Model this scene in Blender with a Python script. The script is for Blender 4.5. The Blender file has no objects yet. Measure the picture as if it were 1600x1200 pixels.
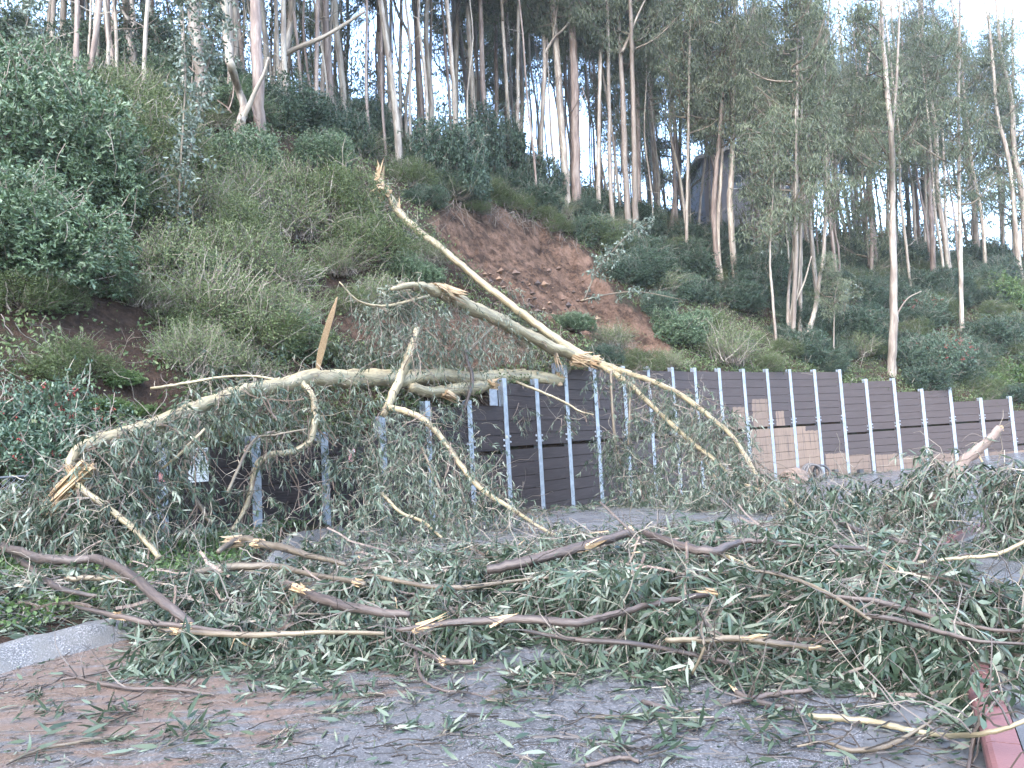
import bpy, math, random
import numpy as np
from mathutils import Matrix, Vector

random.seed(7)
RNG = np.random.default_rng(11)
scn = bpy.context.scene
COL = scn.collection

# ------------------------------------------------------------------ camera
F_PX = 1164.0
PITCH = math.radians(4.76)
ROLL = math.radians(-3.15)
CAM = np.array([0.0, 0.0, 1.6])
cam_d = bpy.data.cameras.new('camera')
cam_d.sensor_width = 36.0
cam_d.lens = 36.0 * F_PX / 1600.0
cam_d.clip_start = 0.05
cam_d.clip_end = 3000
cam = bpy.data.objects.new('camera', cam_d)
COL.objects.link(cam)
cam.matrix_world = Matrix.Translation(CAM) @ Matrix.Rotation(math.pi / 2 + PITCH, 4, 'X') @ Matrix.Rotation(ROLL, 4, 'Z')
scn.camera = cam

# ------------------------------------------------------------------ sky, sun, exposure
SUN_EL = math.radians(52)
SUN_AZ = math.radians(205)         # from +Y, towards +X
w = bpy.data.worlds.new('World')
scn.world = w
w.use_nodes = True
wn = w.node_tree
wn.nodes.clear()
sky = wn.nodes.new('ShaderNodeTexSky')
sky.sky_type = 'NISHITA'
sky.sun_disc = False
sky.sun_elevation = SUN_EL
sky.sun_rotation = SUN_AZ
sky.air_density = 1.0
sky.dust_density = 1.6
sky.ozone_density = 1.0
bg = wn.nodes.new('ShaderNodeBackground')
bg.inputs['Strength'].default_value = 0.15
wo = wn.nodes.new('ShaderNodeOutputWorld')
wn.links.new(sky.outputs[0], bg.inputs[0])
wn.links.new(bg.outputs[0], wo.inputs[0])
sd = bpy.data.lights.new('sun', 'SUN')
sd.energy = 0.5
sd.angle = math.radians(70)
sd.color = (1.0, 0.985, 0.955)
so = bpy.data.objects.new('sun', sd)
COL.objects.link(so)
sdir = Vector((math.sin(SUN_AZ) * math.cos(SUN_EL), math.cos(SUN_AZ) * math.cos(SUN_EL), math.sin(SUN_EL)))
so.rotation_euler = sdir.to_track_quat('Z', 'Y').to_euler()
so.location = sdir * 150
scn.view_settings.view_transform = 'Standard'
scn.view_settings.look = 'None'
scn.view_settings.gamma = 1.0
scn.view_settings.exposure = 3.5
scn.view_settings.use_curve_mapping = False
scn.cycles.max_bounces = 6
scn.cycles.diffuse_bounces = 3
scn.cycles.transmission_bounces = 3

# ------------------------------------------------------------------ maths helpers
def rot(ax, a):
    c, s = math.cos(a), math.sin(a)
    return np.array([[1, 0, 0], [0, c, -s], [0, s, c]]) if ax == 'X' else np.array([[c, -s, 0], [s, c, 0], [0, 0, 1]])
RM = rot('X', math.pi / 2 + PITCH) @ rot('Z', ROLL)

def ray(px, py):
    return RM @ np.array([(px - 800) / F_PX, -(py - 600) / F_PX, -1.0])

def at(px, py, Y):
    d = ray(px, py)
    return CAM + d * (Y / d[1])

def project(P):
    q = (np.asarray(P) - CAM) @ RM
    zz = np.where(np.abs(q[..., 2]) < 1e-4, -1e-4, q[..., 2])
    return 800 - q[..., 0] / zz * F_PX, 600 + q[..., 1] / zz * F_PX

def sstep(a, b, x):
    t = np.clip((np.asarray(x, float) - a) / (b - a), 0, 1)
    return t * t * (3 - 2 * t)

def norm(v):
    return v / np.maximum(np.linalg.norm(v, axis=-1, keepdims=True), 1e-9)

def in_poly(x, y, poly):
    x = np.asarray(x); y = np.asarray(y)
    r = np.zeros(x.shape, bool)
    n = len(poly)
    for i in range(n):
        x0, y0 = poly[i]; x1, y1 = poly[(i + 1) % n]
        c = (y0 > y) != (y1 > y)
        xi = (x1 - x0) * (y - y0) / ((y1 - y0) if y1 != y0 else 1e-9) + x0
        r ^= c & (x < xi)
    return r

def poly_dist(x, y, poly):
    """distance to the outline, positive inside"""
    d = np.full(np.shape(x), 1e9)
    n = len(poly)
    for i in range(n):
        a = np.array(poly[i], float); b = np.array(poly[(i + 1) % n], float)
        ab = b - a
        t = np.clip(((x - a[0]) * ab[0] + (y - a[1]) * ab[1]) / (ab @ ab), 0, 1)
        d = np.minimum(d, np.hypot(x - a[0] - t * ab[0], y - a[1] - t * ab[1]))
    return np.where(in_poly(x, y, poly), d, -d)

def wob(x, y, k=0):
    return (np.sin(x * .83 + 1.3 + k) * np.cos(y * .71 + .4 * k) + .6 * np.sin(x * 1.9 + y * 1.3 + 2 * k) + .4 * np.sin(x * 3.7 - y * 2.9 + k)) / 2

def zr(x, y):
    """height of the road"""
    return -1.05 * sstep(12, 36, y) + .6 * sstep(20, 31, x) * sstep(30, 42, y)

# wall posts, ground plan (2 m bays)
POSTS = [(-6.22, 13.0), (-5.2, 14.78), (-4.31, 16.62), (-3.32, 18.4), (-2.4, 20.22), (-1.37, 21.98), (-.32, 23.74), (.76, 25.48),
         (1.9, 27.18), (3.14, 28.8), (4.5, 30.32), (5.8, 31.9), (7.17, 33.42), (8.55, 34.94), (10.07, 36.3), (11.65, 37.58),
         (13.27, 38.82), (14.91, 40.04), (16.66, 41.08), (18.47, 42.02), (20.31, 42.88), (22.24, 43.54), (24.18, 44.2),
         (26.16, 44.72), (28.17, 45.1), (30.18, 45.44), (32.2, 45.7)]
FOOT_PX = [250, 398, 507, 600, 672, 738, 795, 846, 893, 939, 985, 1024, 1062, 1097, 1135, 1173, 1210, 1246, 1285, 1325, 1365, 1408, 1450, 1494, 1540, 1586, 1632]
TOP_PX = [699, 691, 684, 660, 636, 634, 600, 600, 578, 579, 579, 579, 580, 580, 580, 581, 581, 581, 581, 598, 595, 612, 610, 627, 624, 641]
SEAM_PX = [None, None, None, None, 716, 708, 699, 696, 691, 688, 685, 682, 680, 677, 673, 669, 667, 664, 661, 677, 672, 667, 664, 660, 657, 694]
BAY_TOP, BAY_SEAM = [], []
for i in range(26):
    Ym = (POSTS[i][1] + POSTS[i + 1][1]) / 2
    pxm = (FOOT_PX[i] + FOOT_PX[i + 1]) / 2 - 8
    BAY_TOP.append(at(pxm, TOP_PX[i], Ym)[2])
    BAY_SEAM.append(None if SEAM_PX[i] is None else at(pxm, SEAM_PX[i], Ym)[2])

# toe of the hill = wall line carried on both ways
PRE = [(-16.5, -6), (-13, 0), (-10.4, 5.5), (-8.6, 8.9), (-7.3, 11.2)]
TOE = np.array(PRE + POSTS + [(36.5, 46.1), (45, 47.5), (60, 49), (85, 51)])
TOE_Z = np.array([.2, .2, .3, .5, .9] + [BAY_TOP[min(i, 25)] - .25 for i in range(27)] + [1.9, 1.6, 1.4, 1.2])
SEG = np.linalg.norm(np.diff(TOE, axis=0), axis=1)
U = np.concatenate([[0], np.cumsum(SEG)])
U -= U[len(PRE)]                     # u = 0 at the first post, about 2 per bay

def interp(u, xs, ys):
    return np.interp(u, xs, ys)

def profile(u, s):
    k1 = interp(u, [-12, 0, 10, 14, 24, 32, 40, 52], [.74, .8, .92, 1.04, 1.0, .9, .85, .8])
    sb = interp(u, [-12, 0, 10, 16, 24, 32, 40, 52], [16, 16, 14, 11.2, 11.5, 14, 13, 12])
    ka = interp(u, [-12, 0, 9, 14, 30, 38, 52], [.28, .28, .38, .62, .66, .6, .5])
    k2 = interp(u, [-12, 0, 24, 36, 52], [.36, .36, .32, .28, .2])
    z = np.interp(u, U, TOE_Z)
    s_ = np.maximum(s, 0)
    return z + k1 * np.minimum(s_, sb) + ka * np.clip(s_ - sb, 0, 12) + k2 * np.clip(s_ - sb - 12, 0, 24) + .03 * np.clip(s_ - sb - 36, 0, 60)

def us_of(x, y):
    x = np.asarray(x, float); y = np.asarray(y, float)
    best = np.full(x.shape, 1e9); u = np.zeros(x.shape); s = np.zeros(x.shape)
    for i in range(len(TOE) - 1):
        a, b = TOE[i], TOE[i + 1]
        ab = b - a
        t = np.clip(((x - a[0]) * ab[0] + (y - a[1]) * ab[1]) / (ab @ ab), 0, 1)
        dx, dy = x - a[0] - t * ab[0], y - a[1] - t * ab[1]
        d = np.hypot(dx, dy)
        m = d < best
        best = np.where(m, d, best)
        u = np.where(m, U[i] + t * SEG[i], u)
        s = np.where(m, np.where(ab[0] * dy - ab[1] * dx > 0, d, -d), s)
    return u, s

def H(x, y):
    u, s = us_of(x, y)
    return np.where(s > 0, profile(u, s) + .22 * wob(np.asarray(x) * .5, np.asarray(y) * .5) * sstep(.5, 3, s), zr(x, y))

def hit(px, py, lift=0.0):
    """where the sight line through (px, py) meets the hillside"""
    d = ray(px, py)
    Ys = np.arange(9, 150, .1)
    P = CAM[None] + d[None] * (Ys / d[1])[:, None]
    u, s = us_of(P[:, 0], P[:, 1])
    m = (s > .2) & (P[:, 2] < H(P[:, 0], P[:, 1]) + lift)
    if m.any(): return P[int(np.argmax(m))]
    ok = (s > 4) & (Ys < 70)
    ok &= (Ys < 51) | (px < 560)
    return P[int(np.argmin(np.where(ok, P[:, 2] - H(P[:, 0], P[:, 1]), 1e9)))]

def onroad(px, py, h=0.0):
    d = ray(px, py)
    Ys = np.arange(2.2, 60, .02)
    P = CAM[None] + d[None] * (Ys / d[1])[:, None]
    m = P[:, 2] < zr(P[:, 0], P[:, 1]) + h
    return P[int(np.argmax(m))] if m.any() else P[-1]

# ------------------------------------------------------------------ mesh helpers
class Geo:
    def __init__(self):
        self.V, self.F, self.T, self.C, self.n = [], [], [], [], 0
    def add(self, V, F, tint=.5, tc=None):
        V = np.asarray(V, np.float32).reshape(-1, 3)
        if isinstance(F, (list, tuple)) and len(F) and isinstance(F[0], np.ndarray):
            Fs = F
        else:
            Fs = [np.asarray(F, np.int32)]
        for f in Fs:
            self.F.append(f.astype(np.int32) + self.n)
        self.V.append(V)
        self.T.append(np.broadcast_to(np.asarray(tint, np.float32), (len(V),)))
        self.C.append(np.asarray(tc, np.float32).reshape(-1, 3) if tc is not None else V)
        self.n += len(V)
    def mesh(self, name, mat, smooth=False):
        me = bpy.data.meshes.new(name)
        if not self.V:
            return me
        V = np.concatenate(self.V)
        me.vertices.add(len(V)); me.vertices.foreach_set('co', V.ravel())
        lt = np.concatenate([np.full(len(f), f.shape[1], np.int32) for f in self.F])
        lv = np.concatenate([f.ravel() for f in self.F])
        me.loops.add(len(lv)); me.loops.foreach_set('vertex_index', lv)
        me.polygons.add(len(lt))
        me.polygons.foreach_set('loop_start', np.concatenate([[0], np.cumsum(lt)[:-1]]).astype(np.int32))
        me.polygons.foreach_set('loop_total', lt)
        me.update(calc_edges=True)
        a = me.attributes.new('tint', 'FLOAT', 'POINT'); a.data.foreach_set('value', np.concatenate(self.T))
        a = me.attributes.new('tc', 'FLOAT_VECTOR', 'POINT'); a.data.foreach_set('vector', np.concatenate(self.C).ravel())
        me.polygons.foreach_set('use_smooth', np.full(len(lt), bool(smooth)))
        me.materials.append(mat)
        return me

def link(name, data, parent=None, loc=None):
    o = bpy.data.objects.new(name, data)
    COL.objects.link(o)
    if parent is not None:
        o.parent = parent
        if loc is None:
            o.matrix_parent_inverse = parent.matrix_basis.inverted()
    if loc is not None:
        o.location = loc
    return o

def tag(o, label=None, cat=None, group=None, kind=None):
    if label: o['label'] = label
    if cat: o['category'] = cat
    if group: o['group'] = group
    if kind: o['kind'] = kind
    return o

def empty(name, loc):
    o = bpy.data.objects.new(name, None)
    COL.objects.link(o)
    o.location = Vector([float(v) for v in loc])
    o.empty_display_size = .2
    return o

def spline(P, n=6):
    P = np.asarray(P, float)
    if len(P) < 3:
        t = np.linspace(0, 1, n + 1)[:, None]
        return P[:1] * (1 - t) + P[-1:] * t
    Q = np.vstack([2 * P[0] - P[1], P, 2 * P[-1] - P[-2]])
    out = []
    for i in range(len(P) - 1):
        p0, p1, p2, p3 = Q[i:i + 4]
        for t in np.linspace(0, 1, n, endpoint=False):
            out.append(.5 * (2 * p1 + (p2 - p0) * t + (2 * p0 - 5 * p1 + 4 * p2 - p3) * t * t + (3 * p1 - p0 - 3 * p2 + p3) * t ** 3))
    out.append(P[-1])
    return np.array(out)

def frames(P):
    T = norm(np.gradient(P, axis=0))
    ref = np.array([.31, .22, .93]) if abs(T[len(T) // 2] @ np.array([.31, .22, .93])) < .9 else np.array([1, .1, 0.])
    A = norm(np.cross(T, ref)); B = np.cross(T, A)
    return T, A, B

def tube(g, P, R, sides=8, rough=.06, tint=.5, cap=True):
    """a limb: a bent tapered tube, with lumps; tc runs round and along it"""
    P = np.asarray(P, float); R = np.asarray(R, float)
    T, A, B = frames(P)
    k = len(P)
    a = np.linspace(0, 2 * np.pi, sides, endpoint=False)
    L = np.concatenate([[0], np.cumsum(np.linalg.norm(np.diff(P, axis=0), axis=1))])
    ph = RNG.random() * 6.28
    lump = 1 + rough * (np.sin(a[None] * 2 + L[:, None] * 1.7 / max(R.mean() * 6, .05) * .35 + ph) + .7 * np.sin(a[None] * 3 - L[:, None] * 2.3 + ph * 2)) + rough * .5 * RNG.standard_normal((k, sides))
    r = R[:, None] * lump
    V = P[:, None] + r[..., None] * (np.cos(a)[None, :, None] * A[:, None] + np.sin(a)[None, :, None] * B[:, None])
    rm = R.mean()
    tc = np.stack([np.broadcast_to(np.cos(a) * rm, (k, sides)), np.broadcast_to(np.sin(a) * rm, (k, sides)), np.broadcast_to(L[:, None] + ph * 7, (k, sides))], -1)
    i = np.arange(k - 1)[:, None] * sides; j = np.arange(sides)[None]
    jn = (j + 1) % sides
    F = np.stack([i + j, i + jn, i + sides + jn, i + sides + j], -1).reshape(-1, 4)
    V = V.reshape(-1, 3); tc = tc.reshape(-1, 3)
    Fs = [F]
    if cap:
        V = np.vstack([V, P[0] - T[0] * R[0] * .15, P[-1] + T[-1] * R[-1] * .3]); tc = np.vstack([tc, tc[:1], tc[-1:]])
        c0, c1 = k * sides, k * sides + 1
        b = (k - 1) * sides
        jj = np.arange(sides); jj2 = (jj + 1) % sides
        Fs.append(np.stack([np.full(sides, c0), jj2, jj], -1))
        Fs.append(np.stack([np.full(sides, c1), b + jj, b + jj2], -1))
    g.add(V, Fs, tint, tc)

def strips(g, PTS, R, tint=.5):
    """many thin three-sided twigs at once; PTS (N,k,3), R (N,k)"""
    PTS = np.asarray(PTS, float)
    N, k = PTS.shape[:2]
    R = np.broadcast_to(np.asarray(R, float), (N, k))
    T = norm(np.gradient(PTS, axis=1))
    ref = np.array([.37, .55, .75])
    A = norm(np.cross(T, ref)); B = np.cross(T, A)
    a = np.array([0, 2.094, 4.189])
    V = PTS[:, :, None] + R[..., None, None] * (np.cos(a)[:, None] * A[:, :, None] + np.sin(a)[:, None] * B[:, :, None])
    base = (np.arange(N) * k * 3)[:, None, None]
    i = (np.arange(k - 1) * 3)[None, :, None]; j = np.arange(3)[None, None]
    jn = (j + 1) % 3
    F = np.stack([base + i + j, base + i + jn, base + i + 3 + jn, base + i + 3 + j], -1).reshape(-1, 4)
    tt = np.repeat(np.broadcast_to(np.asarray(tint, float), (N,)), k * 3)
    g.add(V.reshape(-1, 3), F, tt)

def leaves(g, P, D, L, W, tint, curl=.15, floor=None):
    """lance-shaped leaves of six corners, bent and slightly sickle-shaped"""
    N = len(P)
    if N == 0: return
    T = norm(D)
    up = norm(RNG.standard_normal((N, 3)) * .8 + np.array([0, 0, .6]))
    B = norm(np.cross(up, T)); Nn = np.cross(T, B)
    L = np.broadcast_to(L, (N,))[:, None]; W = np.broadcast_to(W, (N,))[:, None]
    c = (RNG.random((N, 1)) - .3) * 2 * curl; f = (RNG.random((N, 1)) - .5) * .5
    def pt(t, wd):
        return P + T * L * t * (1 - .25 * np.abs(c) * t) - Nn * c * L * t * t * 1.6 + B * (wd * W * .5 + f * L * t * t * .6)
    V = np.stack([pt(0, 0), pt(.3, -.95), pt(.3, .95), pt(.65, -.7), pt(.65, .7), pt(1, 0)], 1)
    # fold along the rib
    V[:, 1:5] += (Nn * W * .12)[:, None]
    V = V.reshape(-1, 3)
    if floor is not None:
        V[:, 2] = np.maximum(V[:, 2], floor(V[:, 0], V[:, 1]) + .006 + .01 * RNG.random(len(V)))
    b = (np.arange(N) * 6)[:, None]
    F3 = np.concatenate([b + [[0, 2, 1]], b + [[3, 4, 5]]]); F4 = b + [[1, 2, 4, 3]]
    g.add(V, [F3, F4], np.repeat(np.broadcast_to(tint, (N,)), 6))

def small_leaves(g, P, D, L, W, tint, flat=0.0):
    N = len(P)
    T = norm(D)
    up = norm(RNG.standard_normal((N, 3)) + np.array([0, 0, flat]))
    B = norm(np.cross(up, T)); Nn = np.cross(T, B)
    L = np.broadcast_to(L, (N,))[:, None]; W = np.broadcast_to(W, (N,))[:, None]
    V = np.stack([P, P + T * L * .5 - B * W * .5 + Nn * L * .06, P + T * L - Nn * L * .08, P + T * L * .5 + B * W * .5 + Nn * L * .06], 1).reshape(-1, 3)
    b = (np.arange(N) * 4)[:, None]
    g.add(V, b + np.array([[0, 1, 2, 3]]), np.repeat(np.broadcast_to(tint, (N,)), 4))

def sprays(gl, gt, B, D, L, droop, M=14, ll=.15, lw=.024, tr=.0035, floor=None, hang=.6, tint0=.5):
    """leafy twigs: each starts at B, runs along D, sags, and carries M leaves"""
    N = len(B)
    if N == 0: return
    D = norm(D); L = np.broadcast_to(L, (N,))[:, None]; droop = np.broadcast_to(droop, (N,))[:, None]
    side = norm(np.cross(D, RNG.standard_normal((N, 3))))
    bend = (RNG.random((N, 1)) - .5) * .7
    def P(t):
        return B + D * L * t + side * bend * L * t * t - np.array([0, 0, 1.]) * droop * L * t * t
    ts = np.linspace(0, 1, 6)
    pts = np.stack([P(t) for t in ts], 1)
    if floor is not None:
        fl = floor(pts[..., 0], pts[..., 1]) + .012
        pts[..., 2] = np.maximum(pts[..., 2], fl)
    strips(gt, pts, (tr * np.linspace(1.3, .5, 6))[None] * (.7 + .7 * RNG.random((N, 1))), RNG.random(N))
    t = (.18 + .82 * RNG.random((N, M)) ** .8)
    idx = np.clip((t * 5).astype(int), 0, 4); fr = t * 5 - idx
    ar = np.arange(N)[:, None]
    p = pts[ar, idx] * (1 - fr[..., None]) + pts[ar, idx + 1] * fr[..., None]
    tan = norm(pts[ar, idx + 1] - pts[ar, idx])
    d = tan * .55 + RNG.standard_normal((N, M, 3)) * .55 + np.array([0, 0, -hang])
    sprt = np.clip(tint0 + .22 * RNG.standard_normal((N, 1)), 0, 1)
    tint = np.clip(sprt + .2 * RNG.standard_normal((N, M)), 0, 1)
    l = ll * (.55 + .75 * RNG.random((N, M)))
    leaves(gl, p.reshape(-1, 3), d.reshape(-1, 3), l.ravel(), (lw * (.7 + .6 * RNG.random((N, M)))).ravel(), tint.ravel(), floor=floor)

def wander(B, D, L, k=7, amp=.35, floor=None):
    """curly bare twigs, as point lists"""
    N = len(B)
    D = norm(D); pts = [B]
    d = D.copy(); step = (np.broadcast_to(L, (N,)) / (k - 1))[:, None]
    for _ in range(k - 1):
        d = norm(d + amp * RNG.standard_normal((N, 3)))
        pts.append(pts[-1] + d * step)
    pts = np.stack(pts, 1)
    if floor is not None:
        pts[..., 2] = np.maximum(pts[..., 2], floor(pts[..., 0], pts[..., 1]) + .01)
    return pts

def box(g, c, sx, sy, sz, ax=(1, 0), bev=0.0, jit=0.0, tc=None):
    """box with its x axis along ax in plan"""
    ax = np.array([ax[0], ax[1], 0.]); ax /= np.linalg.norm(ax)
    ay = np.array([-ax[1], ax[0], 0.]); az = np.array([0, 0, 1.])
    V = []
    for z in (-1, 1):
        for y in (-1, 1):
            for x in (-1, 1):
                V.append(np.asarray(c, float) + ax * x * sx / 2 + ay * y * sy / 2 + az * z * sz / 2)
    V = np.array(V) + (RNG.random((8, 3)) - .5) * jit
    F = np.array([[0, 2, 3, 1], [4, 5, 7, 6], [0, 1, 5, 4], [2, 6, 7, 3], [0, 4, 6, 2], [1, 3, 7, 5]])
    g.add(V, F, .5, tc(V) if tc else None)

def shards(g, c, d, n, length, rad, spread=.15):
    """torn wood: flat pointed slivers round a break"""
    d = np.asarray(d, float) / np.linalg.norm(d)
    A = norm(np.cross(d, [.3, .4, .86])); B = np.cross(d, A)
    for _ in range(n):
        a = RNG.random() * 6.28; r = rad * math.sqrt(RNG.random())
        p = c + (A * math.cos(a) + B * math.sin(a)) * r
        dd = norm(d + spread * RNG.standard_normal(3))
        l = length * (.35 + .65 * RNG.random())
        wv = norm(np.cross(dd, RNG.standard_normal(3))); tv = np.cross(dd, wv)
        w0 = rad * (.25 + .45 * RNG.random()); t0 = w0 * .35
        p = p - dd * l * .25
        V = [p - wv * w0 - tv * t0, p + wv * w0 - tv * t0, p + wv * w0 * .8 + tv * t0, p - wv * w0 * .8 + tv * t0,
             p + dd * l * .6 - wv * w0 * .7, p + dd * l * .55 + wv * w0 * .5, p + dd * l * .6 + wv * w0 * .3 + tv * t0, p + dd * l * .6 - wv * w0 * .5 + tv * t0,
             p + dd * l + wv * w0 * (RNG.random() - .5) * .8]
        F4 = np.array([[0, 3, 2, 1], [0, 1, 5, 4], [1, 2, 6, 5], [2, 3, 7, 6], [3, 0, 4, 7]]); F3 = np.array([[4, 5, 8], [5, 6, 8], [6, 7, 8], [7, 4, 8]])
        V = np.array(V)
        L = (V - c) @ d
        tc = np.stack([(V - c) @ A, (V - c) @ B, L], -1)
        g.add(V, [F4, F3], RNG.random(), tc)

# ------------------------------------------------------------------ materials
class NT:
    def __init__(self, name):
        self.m = bpy.data.materials.new(name); self.m.use_nodes = True
        self.t = self.m.node_tree; self.t.nodes.clear()
        self.out = self.n('ShaderNodeOutputMaterial')
        self.b = self.n('ShaderNodeBsdfPrincipled')
        self.l(self.b.outputs[0], self.out.inputs[0])
    def n(self, ty, **kw):
        x = self.t.nodes.new(ty)
        for k, v in kw.items(): setattr(x, k, v)
        return x
    def l(self, a, b): self.t.links.new(a, b)
    def put(self, sock, v):
        if isinstance(v, bpy.types.NodeSocket): self.l(v, sock)
        else: sock.default_value = v
    def math(self, op, a, b=0.0, clamp=False):
        x = self.n('ShaderNodeMath', operation=op, use_clamp=clamp); self.put(x.inputs[0], a); self.put(x.inputs[1], b); return x.outputs[0]
    def vm(self, op, a, b=(0, 0, 0)):
        x = self.n('ShaderNodeVectorMath', operation=op); self.put(x.inputs[0], a); self.put(x.inputs[1], b); return x.outputs[0]
    def attr(self, name, vec=False):
        x = self.n('ShaderNodeAttribute', attribute_name=name); return x.outputs['Vector' if vec else 'Fac']
    def pos(self): return self.n('ShaderNodeNewGeometry').outputs['Position']
    def rnd(self): return self.n('ShaderNodeObjectInfo').outputs['Random']
    def noise(self, vec, scale, detail=4, rough=.6, sc=None):
        if sc: vec = self.vm('MULTIPLY', vec, sc)
        x = self.n('ShaderNodeTexNoise'); self.l(vec, x.inputs['Vector']); x.inputs['Scale'].default_value = scale
        x.inputs['Detail'].default_value = detail; x.inputs['Roughness'].default_value = rough; return x.outputs['Fac']
    def ramp(self, f, stops):
        x = self.n('ShaderNodeValToRGB'); self.l(f, x.inputs[0]); e = x.color_ramp.elements
        while len(e) < len(stops): e.new(.5)
        for i, (p, c) in enumerate(stops):
            e[i].position = p; e[i].color = (*c, 1) if len(c) == 3 else c
        return x.outputs[0]
    def sm(self, f, a, b):
        x = self.n('ShaderNodeMapRange', interpolation_type='SMOOTHSTEP'); self.put(x.inputs[0], f); x.inputs[1].default_value = a; x.inputs[2].default_value = b; return x.outputs[0]
    def mix(self, f, a, b, mode='MIX'):
        x = self.n('ShaderNodeMix', data_type='RGBA', blend_type=mode); self.put(x.inputs[0], f)
        self.put(x.inputs[6], a if not isinstance(a, tuple) else (*a, 1)); self.put(x.inputs[7], b if not isinstance(b, tuple) else (*b, 1)); return x.outputs[2]
    def col(self, c): self.put(self.b.inputs['Base Color'], c if not isinstance(c, tuple) else (*c, 1))
    def rough(self, r): self.put(self.b.inputs['Roughness'], r)
    def bump(self, h, s=.4, d=.02):
        x = self.n('ShaderNodeBump'); x.inputs['Strength'].default_value = s; x.inputs['Distance'].default_value = d
        self.l(h, x.inputs['Height']); self.l(x.outputs[0], self.b.inputs['Normal'])

def leaf_mat(name, stops, rough=.45, trans=.22, vary=.15):
    t = NT(name)
    f = t.math('ADD', t.attr('tint'), t.math('MULTIPLY', t.math('SUBTRACT', t.rnd(), .5), vary))
    stops = [(p_, tuple(q_ * f_ * ({'eucalyptus_leaf': .60, 'forest_leaf': .95, 'juvenile_leaf': .7}.get(name, .80)) for q_, f_ in zip(c_, (1.03, 1, 1.0) if name == 'eucalyptus_leaf' else (.98, 1, .95)))) for p_, c_ in stops]
    c = t.ramp(f, stops)
    t.col(c); t.rough(rough + .05); t.b.inputs['Specular IOR Level'].default_value = .32
    tr = t.n('ShaderNodeBsdfTranslucent'); t.l(t.mix(1.0, c, (1.0, 1.1, .7), 'MULTIPLY'), tr.inputs[0])
    mx = t.n('ShaderNodeMixShader'); mx.inputs[0].default_value = trans
    t.l(t.b.outputs[0], mx.inputs[1]); t.l(tr.outputs[0], mx.inputs[2]); t.l(mx.outputs[0], t.out.inputs[0])
    return t.m

M = {}
M['euc_fallen'] = leaf_mat('eucalyptus_leaf', [(0, (.030, .052, .030)), (.35, (.060, .094, .058)), (.6, (.105, .148, .098)), (.82, (.18, .225, .165)), (1, (.28, .31, .24))], .32, .15, .0)
M['euc_crown'] = leaf_mat('forest_leaf', [(0, (.05, .065, .042)), (.5, (.11, .13, .088)), (1, (.20, .215, .15))], .45, .4, .3)
M['euc_blue'] = leaf_mat('juvenile_leaf', [(0, (.08, .11, .085)), (.6, (.17, .21, .18)), (1, (.32, .36, .32))], .5, .15)
M['laurel'] = leaf_mat('laurel_leaf', [(0, (.035, .06, .03)), (.5, (.095, .145, .08)), (1, (.21, .27, .18))], .32, .15, .25)
M['olive'] = leaf_mat('coyote_leaf', [(0, (.035, .05, .018)), (.5, (.085, .115, .045)), (1, (.15, .18, .085))], .5, .25, .25)
M['broom'] = leaf_mat('broom_leaf', [(0, (.05, .075, .03)), (.5, (.12, .16, .07)), (1, (.22, .25, .13))], .5, .25, .3)
M['dark'] = leaf_mat('dark_shrub_leaf', [(0, (.018, .034, .02)), (.5, (.045, .078, .05)), (1, (.10, .145, .10))], .35, .15, .3)
M['berry_leaf'] = leaf_mat('toyon_leaf', [(0, (.03, .055, .032)), (.5, (.08, .125, .085)), (1, (.17, .23, .17))], .33, .12, .1)
M['bright'] = leaf_mat('clover_leaf', [(0, (.045, .075, .028)), (.5, (.085, .14, .048)), (1, (.15, .21, .08))], .45, .3, .1)
M['undergrowth'] = leaf_mat('undergrowth_leaf', [(0, (.04, .06, .025)), (.45, (.09, .125, .05)), (.75, (.14, .185, .085)), (1, (.22, .20, .12))], .5, .2, 0)

def flat_mat(name, c, rough=.6, metal=0.0):
    t = NT(name); t.col(c); t.rough(rough); t.b.inputs['Metallic'].default_value = metal; return t.m

M['berry'] = flat_mat('red_berry', (.21, .032, .026), .4)

def bark_mat(name, pale, mid, dark, rough=.6, vary=.5, obj=True, sc=(3.0, 3.0, .35)):
    t = NT(name)
    v = t.attr('tc', True)
    a = t.noise(v, 2.2, 5, .62, sc=sc)
    b = t.noise(v, 9.0, 4, .6, sc=(4, 4, .5))
    c = t.ramp(a, [(.3, dark), (.46, mid), (.58, pale), (.75, tuple(min(1, x * 1.12) for x in pale))])
    c = t.mix(t.math('MULTIPLY', t.sm(b, .45, .75), .55), c, mid)
    if name == 'fallen_bark':
        g3 = t.noise(v, 1.6, 5, .65, sc=(2, 2, 1.2)); c = t.mix(t.math('MULTIPLY', t.sm(g3, .48, .66), .6), c, (.165, .145, .085)); c = t.mix(t.math('MULTIPLY', t.sm(t.noise(v, 14, 3, .6, sc=(3, 3, .35)), .58, .7), .7), c, (.06, .045, .03))
    tin = t.math('ADD', t.math('MULTIPLY', t.attr('tint'), .6), t.math('MULTIPLY', t.rnd(), .4)) if obj else t.attr('tint')
    c = t.mix(t.math('MULTIPLY', t.sm(tin, .35, .85), vary), c, dark)
    t.col(c); t.rough(rough); t.bump(b, .5, .02)
    return t.m

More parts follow.
